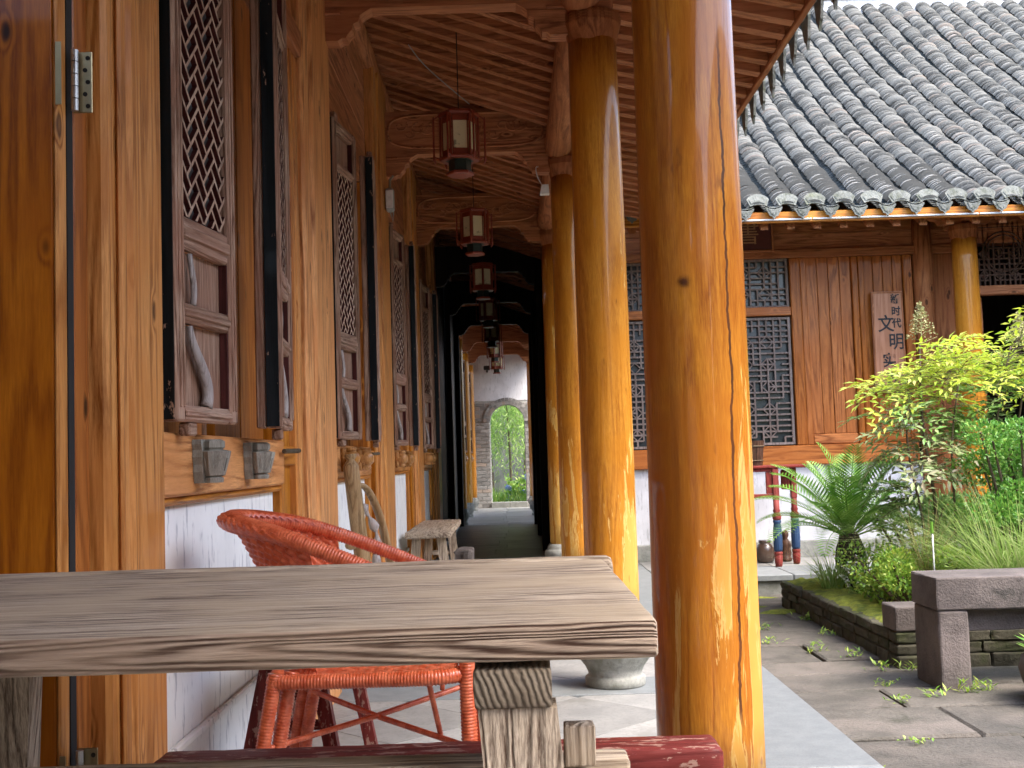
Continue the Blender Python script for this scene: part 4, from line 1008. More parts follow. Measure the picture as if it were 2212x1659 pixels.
# ================================================================== FURNITURE
def rough_box(x0, x1, y0, y1, z0, z1, b=.006, n=(24, 8, 2), amp=.0015, seed=1, edge=None):
    """subdivided bevelled plank with slightly uneven edges"""
    m = MB(); rr = random.Random(seed)
    nx, ny, nz = n; L = ((x0, x1, nx), (y0, y1, ny), (z0, z1, nz))
    def tick(a0, a1, k): return [a0, a0+b]+[a0+b+(a1-a0-2*b)*i/k for i in range(1, k)]+[a1-b, a1]
    T = [tick(*q) for q in L]; idx = {}; vs = []; fs = []
    def vert(i, j, k):
        key = (i, j, k)
        if key not in idx:
            p = [T[0][i], T[1][j], T[2][k]]; ext = [q in (0, len(T[a])-1) for a, q in enumerate(key)]
            cnt = sum(ext)
            if cnt >= 2:
                c = [min(max(p[a], L[a][0]+b), L[a][1]-b) for a in range(3)]; d = Vector(p)-Vector(c); d = d.normalized()*b; p = [c[a]+d[a] for a in range(3)]
            ph = math.sin(p[0]*23+seed)+math.sin(p[0]*57+p[1]*31+seed*2)
            p = [p[0]+rr.uniform(-amp, amp), p[1]+amp*ph*.6+rr.uniform(-amp, amp)*.4, p[2]+rr.uniform(-amp, amp)*.35+amp*.4*math.sin(p[0]*9+p[1]*17)]
            idx[key] = len(vs); vs.append(p)
        return idx[key]
    N = [len(t)-1 for t in T]
    for a in range(3):
        u, w = [q for q in range(3) if q != a]
        for side in (0, N[a]):
            for i in range(N[u]):
                for j in range(N[w]):
                    q = []
                    for di, dj in ((0, 0), (1, 0), (1, 1), (0, 1)):
                        k = [0, 0, 0]; k[a] = side; k[u] = i+di; k[w] = j+dj; q.append(vert(*k))
                    fl = (side > 0) ^ (a == 1); fs.append(tuple(q if fl else q[::-1]))
    return m.add(vs, fs)
def slant(m, p0, p1, wx, wy):
    """rectangular leg from p0 (top) to p1 (bottom)"""
    vs = []
    for p in (p0, p1): vs += [(p[0]-wx/2, p[1]-wy/2, p[2]), (p[0]+wx/2, p[1]-wy/2, p[2]), (p[0]+wx/2, p[1]+wy/2, p[2]), (p[0]-wx/2, p[1]+wy/2, p[2])]
    return m.add(vs, [(0, 1, 2, 3), (7, 6, 5, 4), (1, 0, 4, 5), (2, 1, 5, 6), (3, 2, 6, 7), (0, 3, 7, 4)])
def table():
    t = empty('plank_table', (-.3, 1.6, 0), 'weathered grey thick plank table across the gallery on splayed trestles', 'table')
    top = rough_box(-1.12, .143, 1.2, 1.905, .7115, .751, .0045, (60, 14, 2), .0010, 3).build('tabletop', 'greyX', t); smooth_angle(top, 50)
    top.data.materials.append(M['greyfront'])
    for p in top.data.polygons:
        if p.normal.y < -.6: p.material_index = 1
    smooth_angle(rough_box(-1.10, .158, 1.908, 1.955, .712, .7535, .008, (50, 2, 2), .0012, 5).build('back_plank', 'greyX', t), 50)
    # right trestle: head block, two splayed legs, low rail; left trestle the same
    for xc, dx in ((-.0075, 1), (-.805, -1)):
        smooth_angle(rough_box(xc-.0405, xc+.0405, 1.203, 1.90, .6635, .7035, .004, (3, 20, 2), .0008, 8).build('head_block', 'endgrain' if True else '', t), 50)
        for y0, y1 in ((1.235, 1.165), (1.85, 1.93)):
            m = slant(MB(), (xc+.004, y0, .663), (xc+.004+.055*dx, y1, 0.0), .082, .05); m.build('leg', 'greyZ', t)
        if dx > 0: smooth_angle(rough_box(.0455, .079, 1.262, 1.29, .588, .632, .003, (2, 2, 2), .0006, 4).build('tenon_block', 'greyZ', t), 50)
        else: smooth_angle(rough_box(-.90, -.812, 1.775, 1.83, .44, .512, .004, (3, 2, 2), .0006, 4).build('tenon_block', 'endgrain', t), 50)
    smooth_angle(rough_box(-.92, .118, 1.292, 1.345, .545, .587, .004, (30, 2, 2), .0008, 6).build('stretcher', 'greyX', t), 50)
table()
def red_bench():
    b = empty('red_bench', (-.15, 1.96, 0), 'long narrow bench of worn red painted wood behind the plank table', 'bench')
    smooth_angle(rough_box(-.605, .325, 1.905, 2.005, .390, .443, .008, (40, 3, 2), .0014, 11).build('seat', 'redX', b), 50)
    for x, d in ((-.52, -1), (.16, 1)):
        for y0, y1 in ((1.925, 1.87), (1.985, 2.04)): slant(MB(), (x, y0, .3895), (x+.07*d, y1, 0), .045, .04).build('leg', 'redZ', b)
        MB().box(x+.03*d-.012, x+.03*d+.012, 1.91, 2.0, .20, .235, .004).build('rung', 'redY', b)
red_bench()
def red_stool():
    b = empty('red_trestle_stool', (-.57, 3.2, 0), 'dark red wooden bench with splayed legs standing behind the rattan chair', 'bench')
    smooth_angle(rough_box(-.66, -.49, 2.90, 3.62, .425, .465, .006, (4, 20, 2), .001, 12).build('seat', 'redY', b), 50)
    for y in (2.97, 3.52):
        for x0, x1 in ((-.635, -.722), (-.515, -.440)): slant(MB(), (x0, y, .4245), (x1, y+(.03 if y > 3.2 else -.02), 0), .036, .034).build('leg', 'redZ', b)
        for z in (.345, .265):
            k = (.4245-z)/.4245; MB().tube([(-.635-.087*k+.02, y, z), (-.515+.075*k-.02, y, z)], .0135, 8).build('rung', 'redX', b)
red_stool()
def wrapped(m, path, r, pitch=.0068, n=10, depth=.085):
    """rod wound with cane: fine rings along the path"""
    P = resample(path, pitch/3); k = len(P)
    rad = [(r if not callable(r) else r(i/(k-1)))*(1+depth*math.cos(2*math.pi*i/3)) for i in range(k)]
    return m.tube(P, rad, n)
def rattan_chair():
    s = .935
    def T(x, y, z): return (x*s, y*s, .92+(z-.92)*s)
    c = empty('rattan_chair', T(-.35, 2.86, .92)[:2]+(0,), 'orange red rattan armchair with woven back facing the columns', 'chair')
    rail = catmull([T(*p) for p in ((-.115, 2.62, .50), (-.125, 2.62, .575), (-.17, 2.62, .605), (-.355, 2.63, .69), (-.53, 2.66, .757), (-.645, 2.74, .783), (-.695, 2.86, .790), (-.645, 2.98, .783), (-.53, 3.06, .757), (-.355, 3.09, .69), (-.17, 3.1, .605), (-.125, 3.1, .575), (-.115, 3.1, .50))], 14)
    m = MB(); wrapped(m, rail, lambda t: .0165+.006*math.exp(-((t-.5)/.16)**2)); m.build('arm_rail', 'wicker', c, True)
    # back surface from rail down to the seat, woven
    top = [p for p in rail if p.x < -.47*s]; nu, nv = 220, 90
    bot = catmull([T(*p) for p in ((-.46, 2.66, .445), (-.52, 2.72, .44), (-.555, 2.86, .44), (-.52, 3.0, .44), (-.46, 3.06, .445))], 12)
    def at(path, t):
        q = t*(len(path)-1); i = min(int(q), len(path)-2); return path[i].lerp(path[i+1], q-i)
    vs = []; fs = []
    for i in range(nu+1):
        a, b = at(top, i/nu), at(bot, i/nu); b0 = Vector((-.30*s, 2.86*s, 0)); out = Vector((a.x-b0.x, a.y-b0.y, 0)).normalized()
        for j in range(nv+1):
            v = j/nv; p = a.lerp(b, v); p = p+out*(-.02*math.sin(math.pi*v))
            ci, cj = math.floor(i/5), math.floor(j/4); ph = 1 if (ci+cj) % 2 else -1
            w = ph*math.sin(math.pi*(i/5-ci))*.9*math.sin(math.pi*(j/4-cj)+.2)
            p = p+out*(.0052*w); vs.append(p)
    fs = [(i*(nv+1)+j, (i+1)*(nv+1)+j, (i+1)*(nv+1)+j+1, i*(nv+1)+j+1) for i in range(nu) for j in range(nv)]
    MB().add(vs, fs).build('woven_back', 'wicker', c)
    # woven collar that spreads from the back rail onto the arms
    vs = []; nv2 = 26
    for i in range(nu+1):
        t = i/nu; a = at(top, t); b0 = Vector((-.34*s, 2.86*s, 0)); out = Vector((a.x-b0.x, a.y-b0.y, 0)).normalized()
        wd = .016*math.sin(math.pi*t)**.6+.015
        for j in range(nv2+1):
            v = j/nv2; ang = math.pi*(1.25*v-.35)
            p = a+out*(math.cos(ang)*wd)+Vector((0, 0, math.sin(ang)*wd*.62))
            ci, cj = math.floor(i/4), math.floor(j/3); ph = 1 if (ci+cj) % 2 else -1
            w = ph*math.sin(math.pi*(i/4-ci))*math.sin(math.pi*(j/3-cj)+.2); p = p+Vector((out.x*.4, out.y*.4, .8))*(.0042*w); vs.append(p)
    fs = [(i*(nv2+1)+j, (i+1)*(nv2+1)+j, (i+1)*(nv2+1)+j+1, i*(nv2+1)+j+1) for i in range(nu) for j in range(nv2)]
    MB().add(vs, fs).build('woven_collar', 'wicker', c)
    # seat
    m = MB(); vs = []; n1, n2 = 80, 80; zs = .435
    for i in range(n1+1):
        for j in range(n2+1):
            x, y = -.53+.385*i/n1, 2.635+.45*j/n2; ci, cj = i//5, j//5; ph = 1 if (ci+cj) % 2 else -1
            vs.append(T(x, y, zs+.004*ph*math.sin(math.pi*(i/5-ci))*math.sin(math.pi*(j/5-cj)+.2)))
    MB().add(vs, [(i*(n2+1)+j, (i+1)*(n2+1)+j, (i+1)*(n2+1)+j+1, i*(n2+1)+j+1) for i in range(n1) for j in range(n2)]).build('seat', 'wicker', c)
    ring = [(-.55, 2.62, .437), (-.35, 2.615, .437), (-.14, 2.62, .442), (-.125, 2.86, .442), (-.14, 3.1, .442), (-.35, 3.105, .437), (-.55, 3.1, .437), (-.565, 2.86, .437), (-.55, 2.62, .437)]
    m = MB(); wrapped(m, catmull([T(*p) for p in ring], 10), .016); m.build('seat_rail', 'wicker', c, True)
    F0 = .92-.92/s*1.0                                        # floor height before scaling
    for y, q in ((2.62, 1), (3.1, -1)):
        for dx, dy in ((0, 0), (.030, .03*q)):
            m = MB(); wrapped(m, [T(-.545+dx, y+dy, .455), T(-.59+dx*1.0, y+dy, .22), T(-.625+dx, y+dy, F0+.002)], .0155); m.build('leg', 'wicker', c, True)
        for dx, dy, zt in ((0, 0, .52), (.030, .025*q, .44)):
            m = MB(); wrapped(m, [T(-.118+dx, y+dy, zt), T(-.112+dx, y+dy, F0+.002)], .017 if dx == 0 else .014); m.build('leg', 'wicker', c, True)
    for a, b in (((-.575, 2.62, .29), (-.125, 3.08, .335)), ((-.125, 2.62, .285), (-.575, 3.1, .335))):
        m = MB(); wrapped(m, [T(*a), T((a[0]+b[0])/2, (a[1]+b[1])/2, (a[2]+b[2])/2-.005), T(*b)], .0065, .007, 7); m.build('cross_stretcher', 'wicker', c, True)
    for a, b in (((-.205, 2.63, .43), (-.185, 2.70, .292)), ((-.195, 3.0, .43), (-.20, 3.02, .33))):
        m = MB(); wrapped(m, [T(*a), T(*b)], .006, .007, 7); m.build('seat_strut', 'wicker', c, True)
rattan_chair()
def far_bench():
    b = empty('plank_bench', (-.57, 8.5, 0), 'low grey wooden bench resting on rough blocks against the gallery wall', 'bench')
    rough_box(-.735, -.43, 7.72, 9.25, .405, .450, .012, (4, 20, 2), .004, 21).build('seat', 'greyY', b)
    for y in (7.85, 9.05):
        for x0, x1 in ((-.665, -.70), (-.50, -.46)): slant(MB(), (x0, y, .4045), (x1, y, 0), .06, .055).build('leg', 'greyZ', b)
        MB().box(-.65, -.51, y-.016, y+.016, .19, .225, .004).build('rung', 'greyX', b)
    for i, (x0, x1, y0, y1, z1) in enumerate(((-.425, -.30, 7.95, 8.35, .30), (-.735, -.66, 7.50, 7.66, .20))):
        s = tag(rough_box(x0, x1, y0, y1, 0, z1, .02, (3, 4, 3), .012, 30+i).build('stone_block', 'redstone'), ('rough upright stone block leaning beside the low grey bench', 'squat rough stone block on the floor before the low grey bench')[i], 'stone')
far_bench()
def carved_yoke():
    c = empty('carved_yoke', (-.60, 4.95, 0), 'old carved wooden yoke with knobbed top leaning on the white wall', 'farm tool')
    base, top = (-.585, 4.98), (-.690, 4.93)
    pole = catmull([(-.588, 4.97, .003), (-.612, 4.97, .25), (-.650, 4.96, .5), (-.672, 4.95, .70), (-.684, 4.94, .84), (-.690, 4.94, .90), (-.693, 4.94, .96)], 8)
    n = len(pole); MB().tube(pole, [.034 if i/n < .84 else (.034-.018*(i/n-.84)/.06 if i/n < .9 else .016+.012*math.sin((i/n-.9)/.1*math.pi)) for i in range(n)], 12).build('pole', 'bamboo_pole', c, True)
    loop = catmull([(-.672, 4.975, .83), (-.63, 5.02, .80), (-.58, 5.06, .66), (-.535, 5.08, .40), (-.51, 5.09, .15), (-.505, 5.09, .004)], 8)
    n = len(loop); MB().tube(loop, [.018+.006*math.sin(i/n*3.1) for i in range(n)], 10, flat=.6).build('curved_bow', 'bamboo_pole', c, True)
    gn = catmull([(-.655, 5.0, .74), (-.60, 5.03, .62), (-.602, 5.03, .5), (-.565, 5.05, .38), (-.575, 5.05, .26), (-.55, 5.06, .12), (-.55, 5.06, .004)], 6)
    n = len(gn); MB().tube(gn, [.014+.010*math.sin(i*1.7)+.006*math.sin(i*3.1) for i in range(n)], 9).build('gnarled_root', 'drift', c, True)
    MB().lathe([(.004, -.02), (.022, -.012), (.026, 0), (.022, .014), (.004, .02)], (-.695, 4.915, .575), 12).build('knob', 'bamboo_pole', c, True)
carved_yoke()
# ================================================================== LANTERNS AND FITTINGS
def lanterns():
    ys = [5.87, 8.2, 10.5, 12.8, 15.1, 17.5, 19.8]
    labels = ['red hexagonal lantern before the nearest carved tie beam', 'red hexagonal lantern hanging at the mouth of the dark passage', 'dim lantern with pale silk panels just inside the dark passage',
              'unlit lantern in the dark passage, second from its mouth', 'unlit lantern in the dark passage, third from its mouth', 'lantern hanging where the dark passage ends', 'lantern hanging before the white plaster above the arch']
    root = bpy.data.objects.new('palace_lantern', None); COL.objects.link(root); WORLD[root.name] = (0, 0, 0)
    r = .098; hx = lambda rr, k, off=0: (rr*math.cos(R(60*k+off)), rr*math.sin(R(60*k+off)))
    for z0, z1, r0, nm in ((.295, .318, r+.006, 'top_frame'), (.068, .086, r+.006, 'lower_frame')):
        MB().lathe([(r0, z0), (r0+.004, (z0+z1)/2), (r0, z1)], (0, 0, 0), 6, R(0)).build(nm, 'lan_red', root)
    MB().lathe([(.066, .0), (.07, .004), (.066, .012), (.058, .0125), (.058, .0675), (.075, .0678)], (0, 0, 0), 6, 0).build('base_box', 'lan_dark', root)
    MB().lathe([(.068, -.008), (.074, -.004), (.074, .006), (.068, .0095)], (0, 0, 0), 6, 0).build('base_rim', 'lan_red', root)
    for k in range(6):
        x, y = hx(r, k); MB().tube([(x, y, .0865), (x, y, .2945)], .0065, 6).build('corner_post', 'lan_red', root)
        x, y = hx(r+.034, k); MB().tube([(x*.94, y*.94, .055), (x, y, .075), (x, y, .10), (x, y, .28), (x, y, .30)], [.004, .008, .006, .006, .003], 6).build('hanging_post', 'lan_red', root, True)
        x2, y2 = hx(r+.005, k); MB().tube([(x2, y2, .076), (x, y, .092)], .004, 5).build('stay', 'lan_red', root); MB().tube([(x2, y2, .306), (x, y, .285)], .004, 5).build('stay', 'lan_red', root)
        a, b = Vector(hx(r*.955, k)), Vector(hx(r*.955, k+1)); d = (b-a).normalized(); a2, b2 = a+d*.007, b-d*.007
        def strip(name, mat, z0, z1, inset, dd=.004, trim=0.):
            nrm = ((a+b)/2).normalized(); p0 = a2+d*trim-nrm*inset; p1 = b2-d*trim-nrm*inset
            q = [(p0.x, p0.y), (p1.x, p1.y), (p1.x-nrm.x*dd, p1.y-nrm.y*dd), (p0.x-nrm.x*dd, p0.y-nrm.y*dd)]
            MB().prism(q, 'Z', z0, z1).build(name, mat, root)
        strip('silk_panel', 'paper', .118, .262, .006); strip('fret_band', 'lan_red', .262, .2945, .002); strip('fret_band', 'lan_red', .0865, .118, .002)
        strip('panel_frame', 'lan_red', .118, .262, .001, .004, .0) if False else None
        for e, f in ((0, .012), (1, 0)):
            nrm = ((a+b)/2).normalized(); p0 = (a2 if e == 0 else b2-d*.005); p1 = p0+d*.005
            q = [(p0.x, p0.y), (p1.x, p1.y), (p1.x-nrm.x*.005, p1.y-nrm.y*.005), (p0.x-nrm.x*.005, p0.y-nrm.y*.005)]; MB().prism(q, 'Z', .1185, .2615).build('panel_stile', 'lan_red', root)
    MB().tube([(0, 0, .318), (0, 0, .80)], .003, 5).build('wire', 'screw', root)
    MB().lathe([(.09, .300), (.03, .316), (.006, .33)], (0, 0, 0), 6, 0).build('cap', 'lan_red', root)
    for i, y in enumerate(ys):
        o = root if i == 0 else copy_tree(root)
        o.location = (-.225, y, 2.385); o.rotation_euler = (0, 0, R(6+(0, 14, 27, 5, 12, 20, 8)[i])); tag(o, labels[i], 'lantern', 'hexagonal lanterns along the gallery')
lanterns()
def fittings():
    s = empty('wall_speaker', (-.66, 6.9, 2.4), 'small pale grey loudspeaker fixed under the carved beam by the wall', 'speaker')
    MB().box(-.715, -.665, 6.84, 6.90, 2.42, 2.56, .01).build('case', 'greybox', s); MB().box(-.712, -.668, 6.832, 6.8395, 2.435, 2.545, .004).build('grille', 'white', s)
    MB().tube([(-.69, 6.89, 2.5605), (-.69, 6.90, 2.62), (-.68, 6.97, 2.66)], .008, 6).build('bracket', 'greybox', s); MB().tube([(-.69, 6.87, 2.4195), (-.675, 6.87, 2.36), (-.67, 6.875, 2.42)], .004, 5).build('cable', 'greybox', s)
    s = empty('sensor_box', (.25, 7.0, 2.5), 'small white box with a looping cable beside the column capital', 'sensor')
    MB().prism([(.215, 2.515), (.272, 2.515), (.268, 2.572), (.226, 2.572)], 'Y', 6.93, 6.985).build('case', 'white', s); MB().tube(catmull([(.23, 6.95, 2.572), (.205, 6.95, 2.62), (.195, 6.96, 2.68), (.21, 7.0, 2.70)], 5), .0035, 5).build('cable', 'white', s, True)
    s = empty('cctv_camera', (-.45, 21.95, 2.5), 'dark security camera on the white plaster above the brick arch', 'camera')
    MB().box(-.50, -.38, 21.75, 21.87, 2.60, 2.68, .012).build('housing', 'screw', s); MB().tube([(-.44, 21.87, 2.62), (-.44, 21.95, 2.58), (-.44, 22.004, 2.58)], .018, 7).build('arm', 'screw', s)
fittings()
# ================================================================== COURTYARD: RAISED BED, STONE BENCH, POTS, STAND
PXL, PY0, PY1, PZT = 1.80, 5.585, 7.955, .033
def raised_bed():
    b = empty('raised_bed', (PXL, PY0, G), 'raised planting bed with dark mossy stone edging in the courtyard', 'planter')
    MB().box(PXL+.06, 7.4, PY0+.06, PY1-.06, G-.05, PZT-.035, 0).build('soil_fill', 'soil', b)
    def course(x0, x1, y0, y1, z0, z1, along, out):
        p = y0 if along == 'Y' else x0; end = y1 if along == 'Y' else x1
        while p < end-.02:
            L = min(random.uniform(.14, .30), end-p); d = random.uniform(-.008, .008)
            if along == 'Y': rough_box(x0+d, x1, p+.003, p+L-.003, z0, z1-random.random()*.004, .008, (2, 3, 2), .004, random.randint(0, 999)).build('edging_stone', 'bedstone', b)
            else: rough_box(p+.003, p+L-.003, y0+d, y1, z0, z1-random.random()*.004, .008, (3, 2, 2), .004, random.randint(0, 999)).build('edging_stone', 'bedstone', b)
            p += L
    zs = [G-.02, -.075, -.022, PZT]
    for i in range(3):
        course(PXL, PXL+.13, PY0+.14, PY1, zs[i]+.002, zs[i+1], 'Y', -1)
        course(PXL, 5.0, PY0, PY0+.13, zs[i]+.002, zs[i+1], 'X', -1)
        course(PXL+.14, 5.0, PY1-.12, PY1, zs[i]+.002, zs[i+1], 'X', 1)
    # moss cushion on the left rim: lumpy sheet
    nx, ny = 14, 90; vs = []
    for i in range(nx+1):
        for j in range(ny+1):
            x = PXL+.012+.30*i/nx; y = PY0+.22+(PY1-PY0-.26)*j/ny; e = min(i, nx-i)/nx*2
            vs.append((x, y, PZT-.012+.024*min(1, e*2.2)+.008*math.sin(x*63+y*17)*math.sin(y*41)+random.uniform(-.004, .004)))
    m = MB().add(vs, [(i*(ny+1)+j, (i+1)*(ny+1)+j, (i+1)*(ny+1)+j+1, i*(ny+1)+j+1) for i in range(nx) for j in range(ny)]).build('moss', 'moss', b, True); stuff(m)
raised_bed()
def stone_bench():
    b = empty('stone_bench', (2.6, 5.2, G), 'mauve stone bench of thick slabs beside the raised bed', 'bench')
    rough_box(1.803, 3.5, 5.03, 5.35, .2065, .348, .008, (20, 5, 2), .002, 41).build('slab', 'redstone', b)
    for x0, x1 in ((1.808, 1.94), (3.30, 3.45)): rough_box(x0, x1, 5.035, 5.345, G-.01, .205, .010, (3, 4, 4), .002, int(x0*10)).build('leg', 'redstone', b)
    rough_box(1.9415, 3.2985, 5.12, 5.27, .104, .204, .006, (14, 2, 2), .002, 44).build('apron', 'redstone', b)
    s = tag(rough_box(1.803, 2.12, 5.59, 5.80, PZT+.002, .152, .008, (4, 3, 2), .0015, 47).build('stone_block', 'redstone'), 'small mauve stone block on the corner of the raised bed', 'stone')
stone_bench()
def pots():
    m = MB().lathe([(.11, 0), (.14, .01), (.19, .07), (.205, .13), (.19, .18), (.165, .20), (.175, .215), (.16, .222), (.145, .20), (.10, .15)], (2.235, 4.74, G), 28).build('clay_pot', 'pot', None, True)
    tag(m, 'squat dark clay pot on the slabs in front of the stone bench', 'pot')
    p = empty('potted_plant', (2.22, 4.74, .02), 'broad leafed plant growing in the squat clay pot', 'plant')
    n = 22; a = rng.uniform(0, 6.28, n); P = np.tile([2.22, 4.74, .02], (n, 1))+np.stack([.05*np.cos(a), .05*np.sin(a), np.zeros(n)], 1); D = np.stack([np.cos(a)*.8, np.sin(a)*.8, rng.uniform(.5, 1.2, n)], 1)
    leaf_obj('leaves', [leaves(P, D, np.tile([0, 0, 1.], (n, 1)), rng.uniform(.12, .2, n), .06, .15)], 'shrub', p)
    j = MB().lathe([(.052, 0), (.07, .01), (.078, .06), (.076, .11), (.06, .145), (.045, .155), (.05, .165), (.05, .182), (.042, .182)], (2.055, 9.62, 0), 24).build('glazed_jar', 'jar', None, True)
    tag(j, 'brown glazed jar on the terrace by the red and blue stand', 'jar')
    c = MB().lathe([(.05, 0), (.055, .02), (.04, .03), (.045, .07), (.035, .10), (.048, .13), (.035, .17), (.022, .185), (.032, .21), (.028, .24), (.008, .258)], (2.235, 9.66, 0), 9, .3, lambda a, z: .14*math.sin(3*a+z*30)).build('carved_figurine', 'bucket', None, True)
    tag(c, 'small dark carved figurine standing behind the painted stand legs', 'figurine')
pots()
def wash_stand():
    s = empty('painted_stand', (1.85, 9.35, 0), 'red and blue painted wooden stand against the white plinth wall', 'stand')
    for x, y in ((2.075, 9.22), (2.265, 9.42), (1.60, 9.22), (1.60, 9.52)):
        MB().lathe([(.022, 0), (.027, .004), (.030, .03), (.033, .085), (.028, .09), (.034, .10), (.034, .115), (.026, .12)], (x, y, 0), 16).build('foot', 'standred', s, True)
        MB().lathe([(.030, .1205), (.035, .14), (.037, .22), (.034, .30), (.028, .34), (.033, .352), (.033, .365)], (x, y, 0), 16).build('leg', 'standblue', s, True)
        MB().lathe([(.026, .3655), (.034, .375), (.036, .40), (.024, .425), (.030, .44), (.024, .455), (.024, .53)], (x, y, 0), 16).build('turned_neck', 'standred', s, True)
        MB().box(x-.024, x+.024, y-.024, y+.024, .531, .775, .004).build('stile', 'standred', s)
    for z0, z1 in ((.545, .575), (.75, .775)):
        MB().box(1.625, 2.05, 9.205, 9.235, z0, z1, .004).build('rail', 'standred', s)
        MB().box(1.5762, 1.6238, 9.245, 9.495, z0, z1, .004).build('rail', 'standred', s)
    MB().box(2.0, 2.05, 9.21, 9.23, .576, .749, .004).build('carved_bracket', 'standred', s)
    MB().box(2.165, 2.24, 9.40, 9.43, .60, .76, .01).build('carved_bracket', 'standred', s)
    MB().box(1.56, 2.33, 9.19, 9.56, .7755, .80, .006).build('top', 'standred', s)
    b = empty('wooden_tub', (1.93, 9.33, .80), 'dark wooden tub on top of the painted stand', 'tub')
    n = 14
    for i in range(n):
        a0, a1 = 2*math.pi*i/n+.01, 2*math.pi*(i+1)/n-.01
        vs = []
        for r_, z in ((.075, .8005), (.095, 1.0)):
            for a in (a0, a1): vs += [(1.93+r_*math.cos(a), 9.33+r_*math.sin(a), z), (1.93+(r_-.012)*math.cos(a), 9.33+(r_-.012)*math.sin(a), z)]
        MB().add(vs, [(0, 2, 6, 4), (1, 5, 7, 3), (0, 4, 5, 1), (2, 3, 7, 6), (4, 6, 7, 5), (0, 1, 3, 2)]).build('stave', 'bucket', b)
    MB().lathe([(.07, .802), (.07, .815)], (1.93, 9.33, 0), 20).build('bottom', 'bucket', b)
    for z, r_ in ((.84, .0805), (.955, .0925)): MB().tube([(1.93+r_*math.cos(t), 9.33+r_*math.sin(t), z) for t in [R(15*k) for k in range(25)]], .005, 5, False).build('hoop', 'bark', b)
wash_stand()
# ================================================================== PLANTS
def cycad():
    cx, cy, cz = 2.15, 7.5, .34
    c = empty('sago_palm', (cx, cy, PZT-.03), 'sago palm with dark trunk and arching feather fronds in the bed', 'palm')
    MB().lathe([(.07, PZT-.05), (.085, .10), (.09, .2), (.085, .28), (.06, .36), (.02, .40)], (cx, cy, 0), 16, 0, lambda a, z: .14*math.sin(9*a+z*60)+.05*math.sin(5*a-z*40)).build('trunk', 'cycad_trunk', c, False)
    n = 30
    for i in range(n):
        az = i*2.39996+random.uniform(-.2, .2); tier = i/n; el = R(80-64*tier+random.uniform(-6, 6)); L = random.uniform(.62, .80)*(.9 if tier < .2 else 1)
        droop = .35+.55*tier; K = 30; pts = []; p = Vector((cx, cy, cz)); 
        for k in range(K+1):
            t = k/K; e = el-droop*1.5*t*t; d = Vector((math.cos(az)*math.cos(e), math.sin(az)*math.cos(e), math.sin(e))); pts.append(p.copy()); p = p+d*(L/K)
        P, D, N, Ls = [], [], [], []
        for k in range(4, K):
            for h in range(1):
                t = (k+h*.5)/K; q = pts[k].lerp(pts[min(k+1, K)], h*.5); d = (pts[min(k+1, K)]-pts[k-1]).normalized()
                side = d.cross(Vector((0, 0, 1))); side = side.normalized() if side.length > .05 else Vector((-math.sin(az), math.cos(az), 0)); up = side.cross(d).normalized()
                ll = .125*math.sin(math.pi*min(1, t*.92+.08))**.6*(L/.6)
                for sg in (-1, 1):
                    P.append(q); D.append((d*.62+side*sg*.78+up*.30)); N.append(up); Ls.append(ll)
        m = MB().tube(pts, [.006*(1-.8*k/K) for k in range(K+1)], 4); fo = m.build('frond', 'cycad', c)
        V, F = leaves(np.array(P), np.array(D), np.array(N), np.array(Ls), .013, .12)
        leaf_obj('leaflets', [(V, F)], 'cycad', c).parent = fo
cycad()
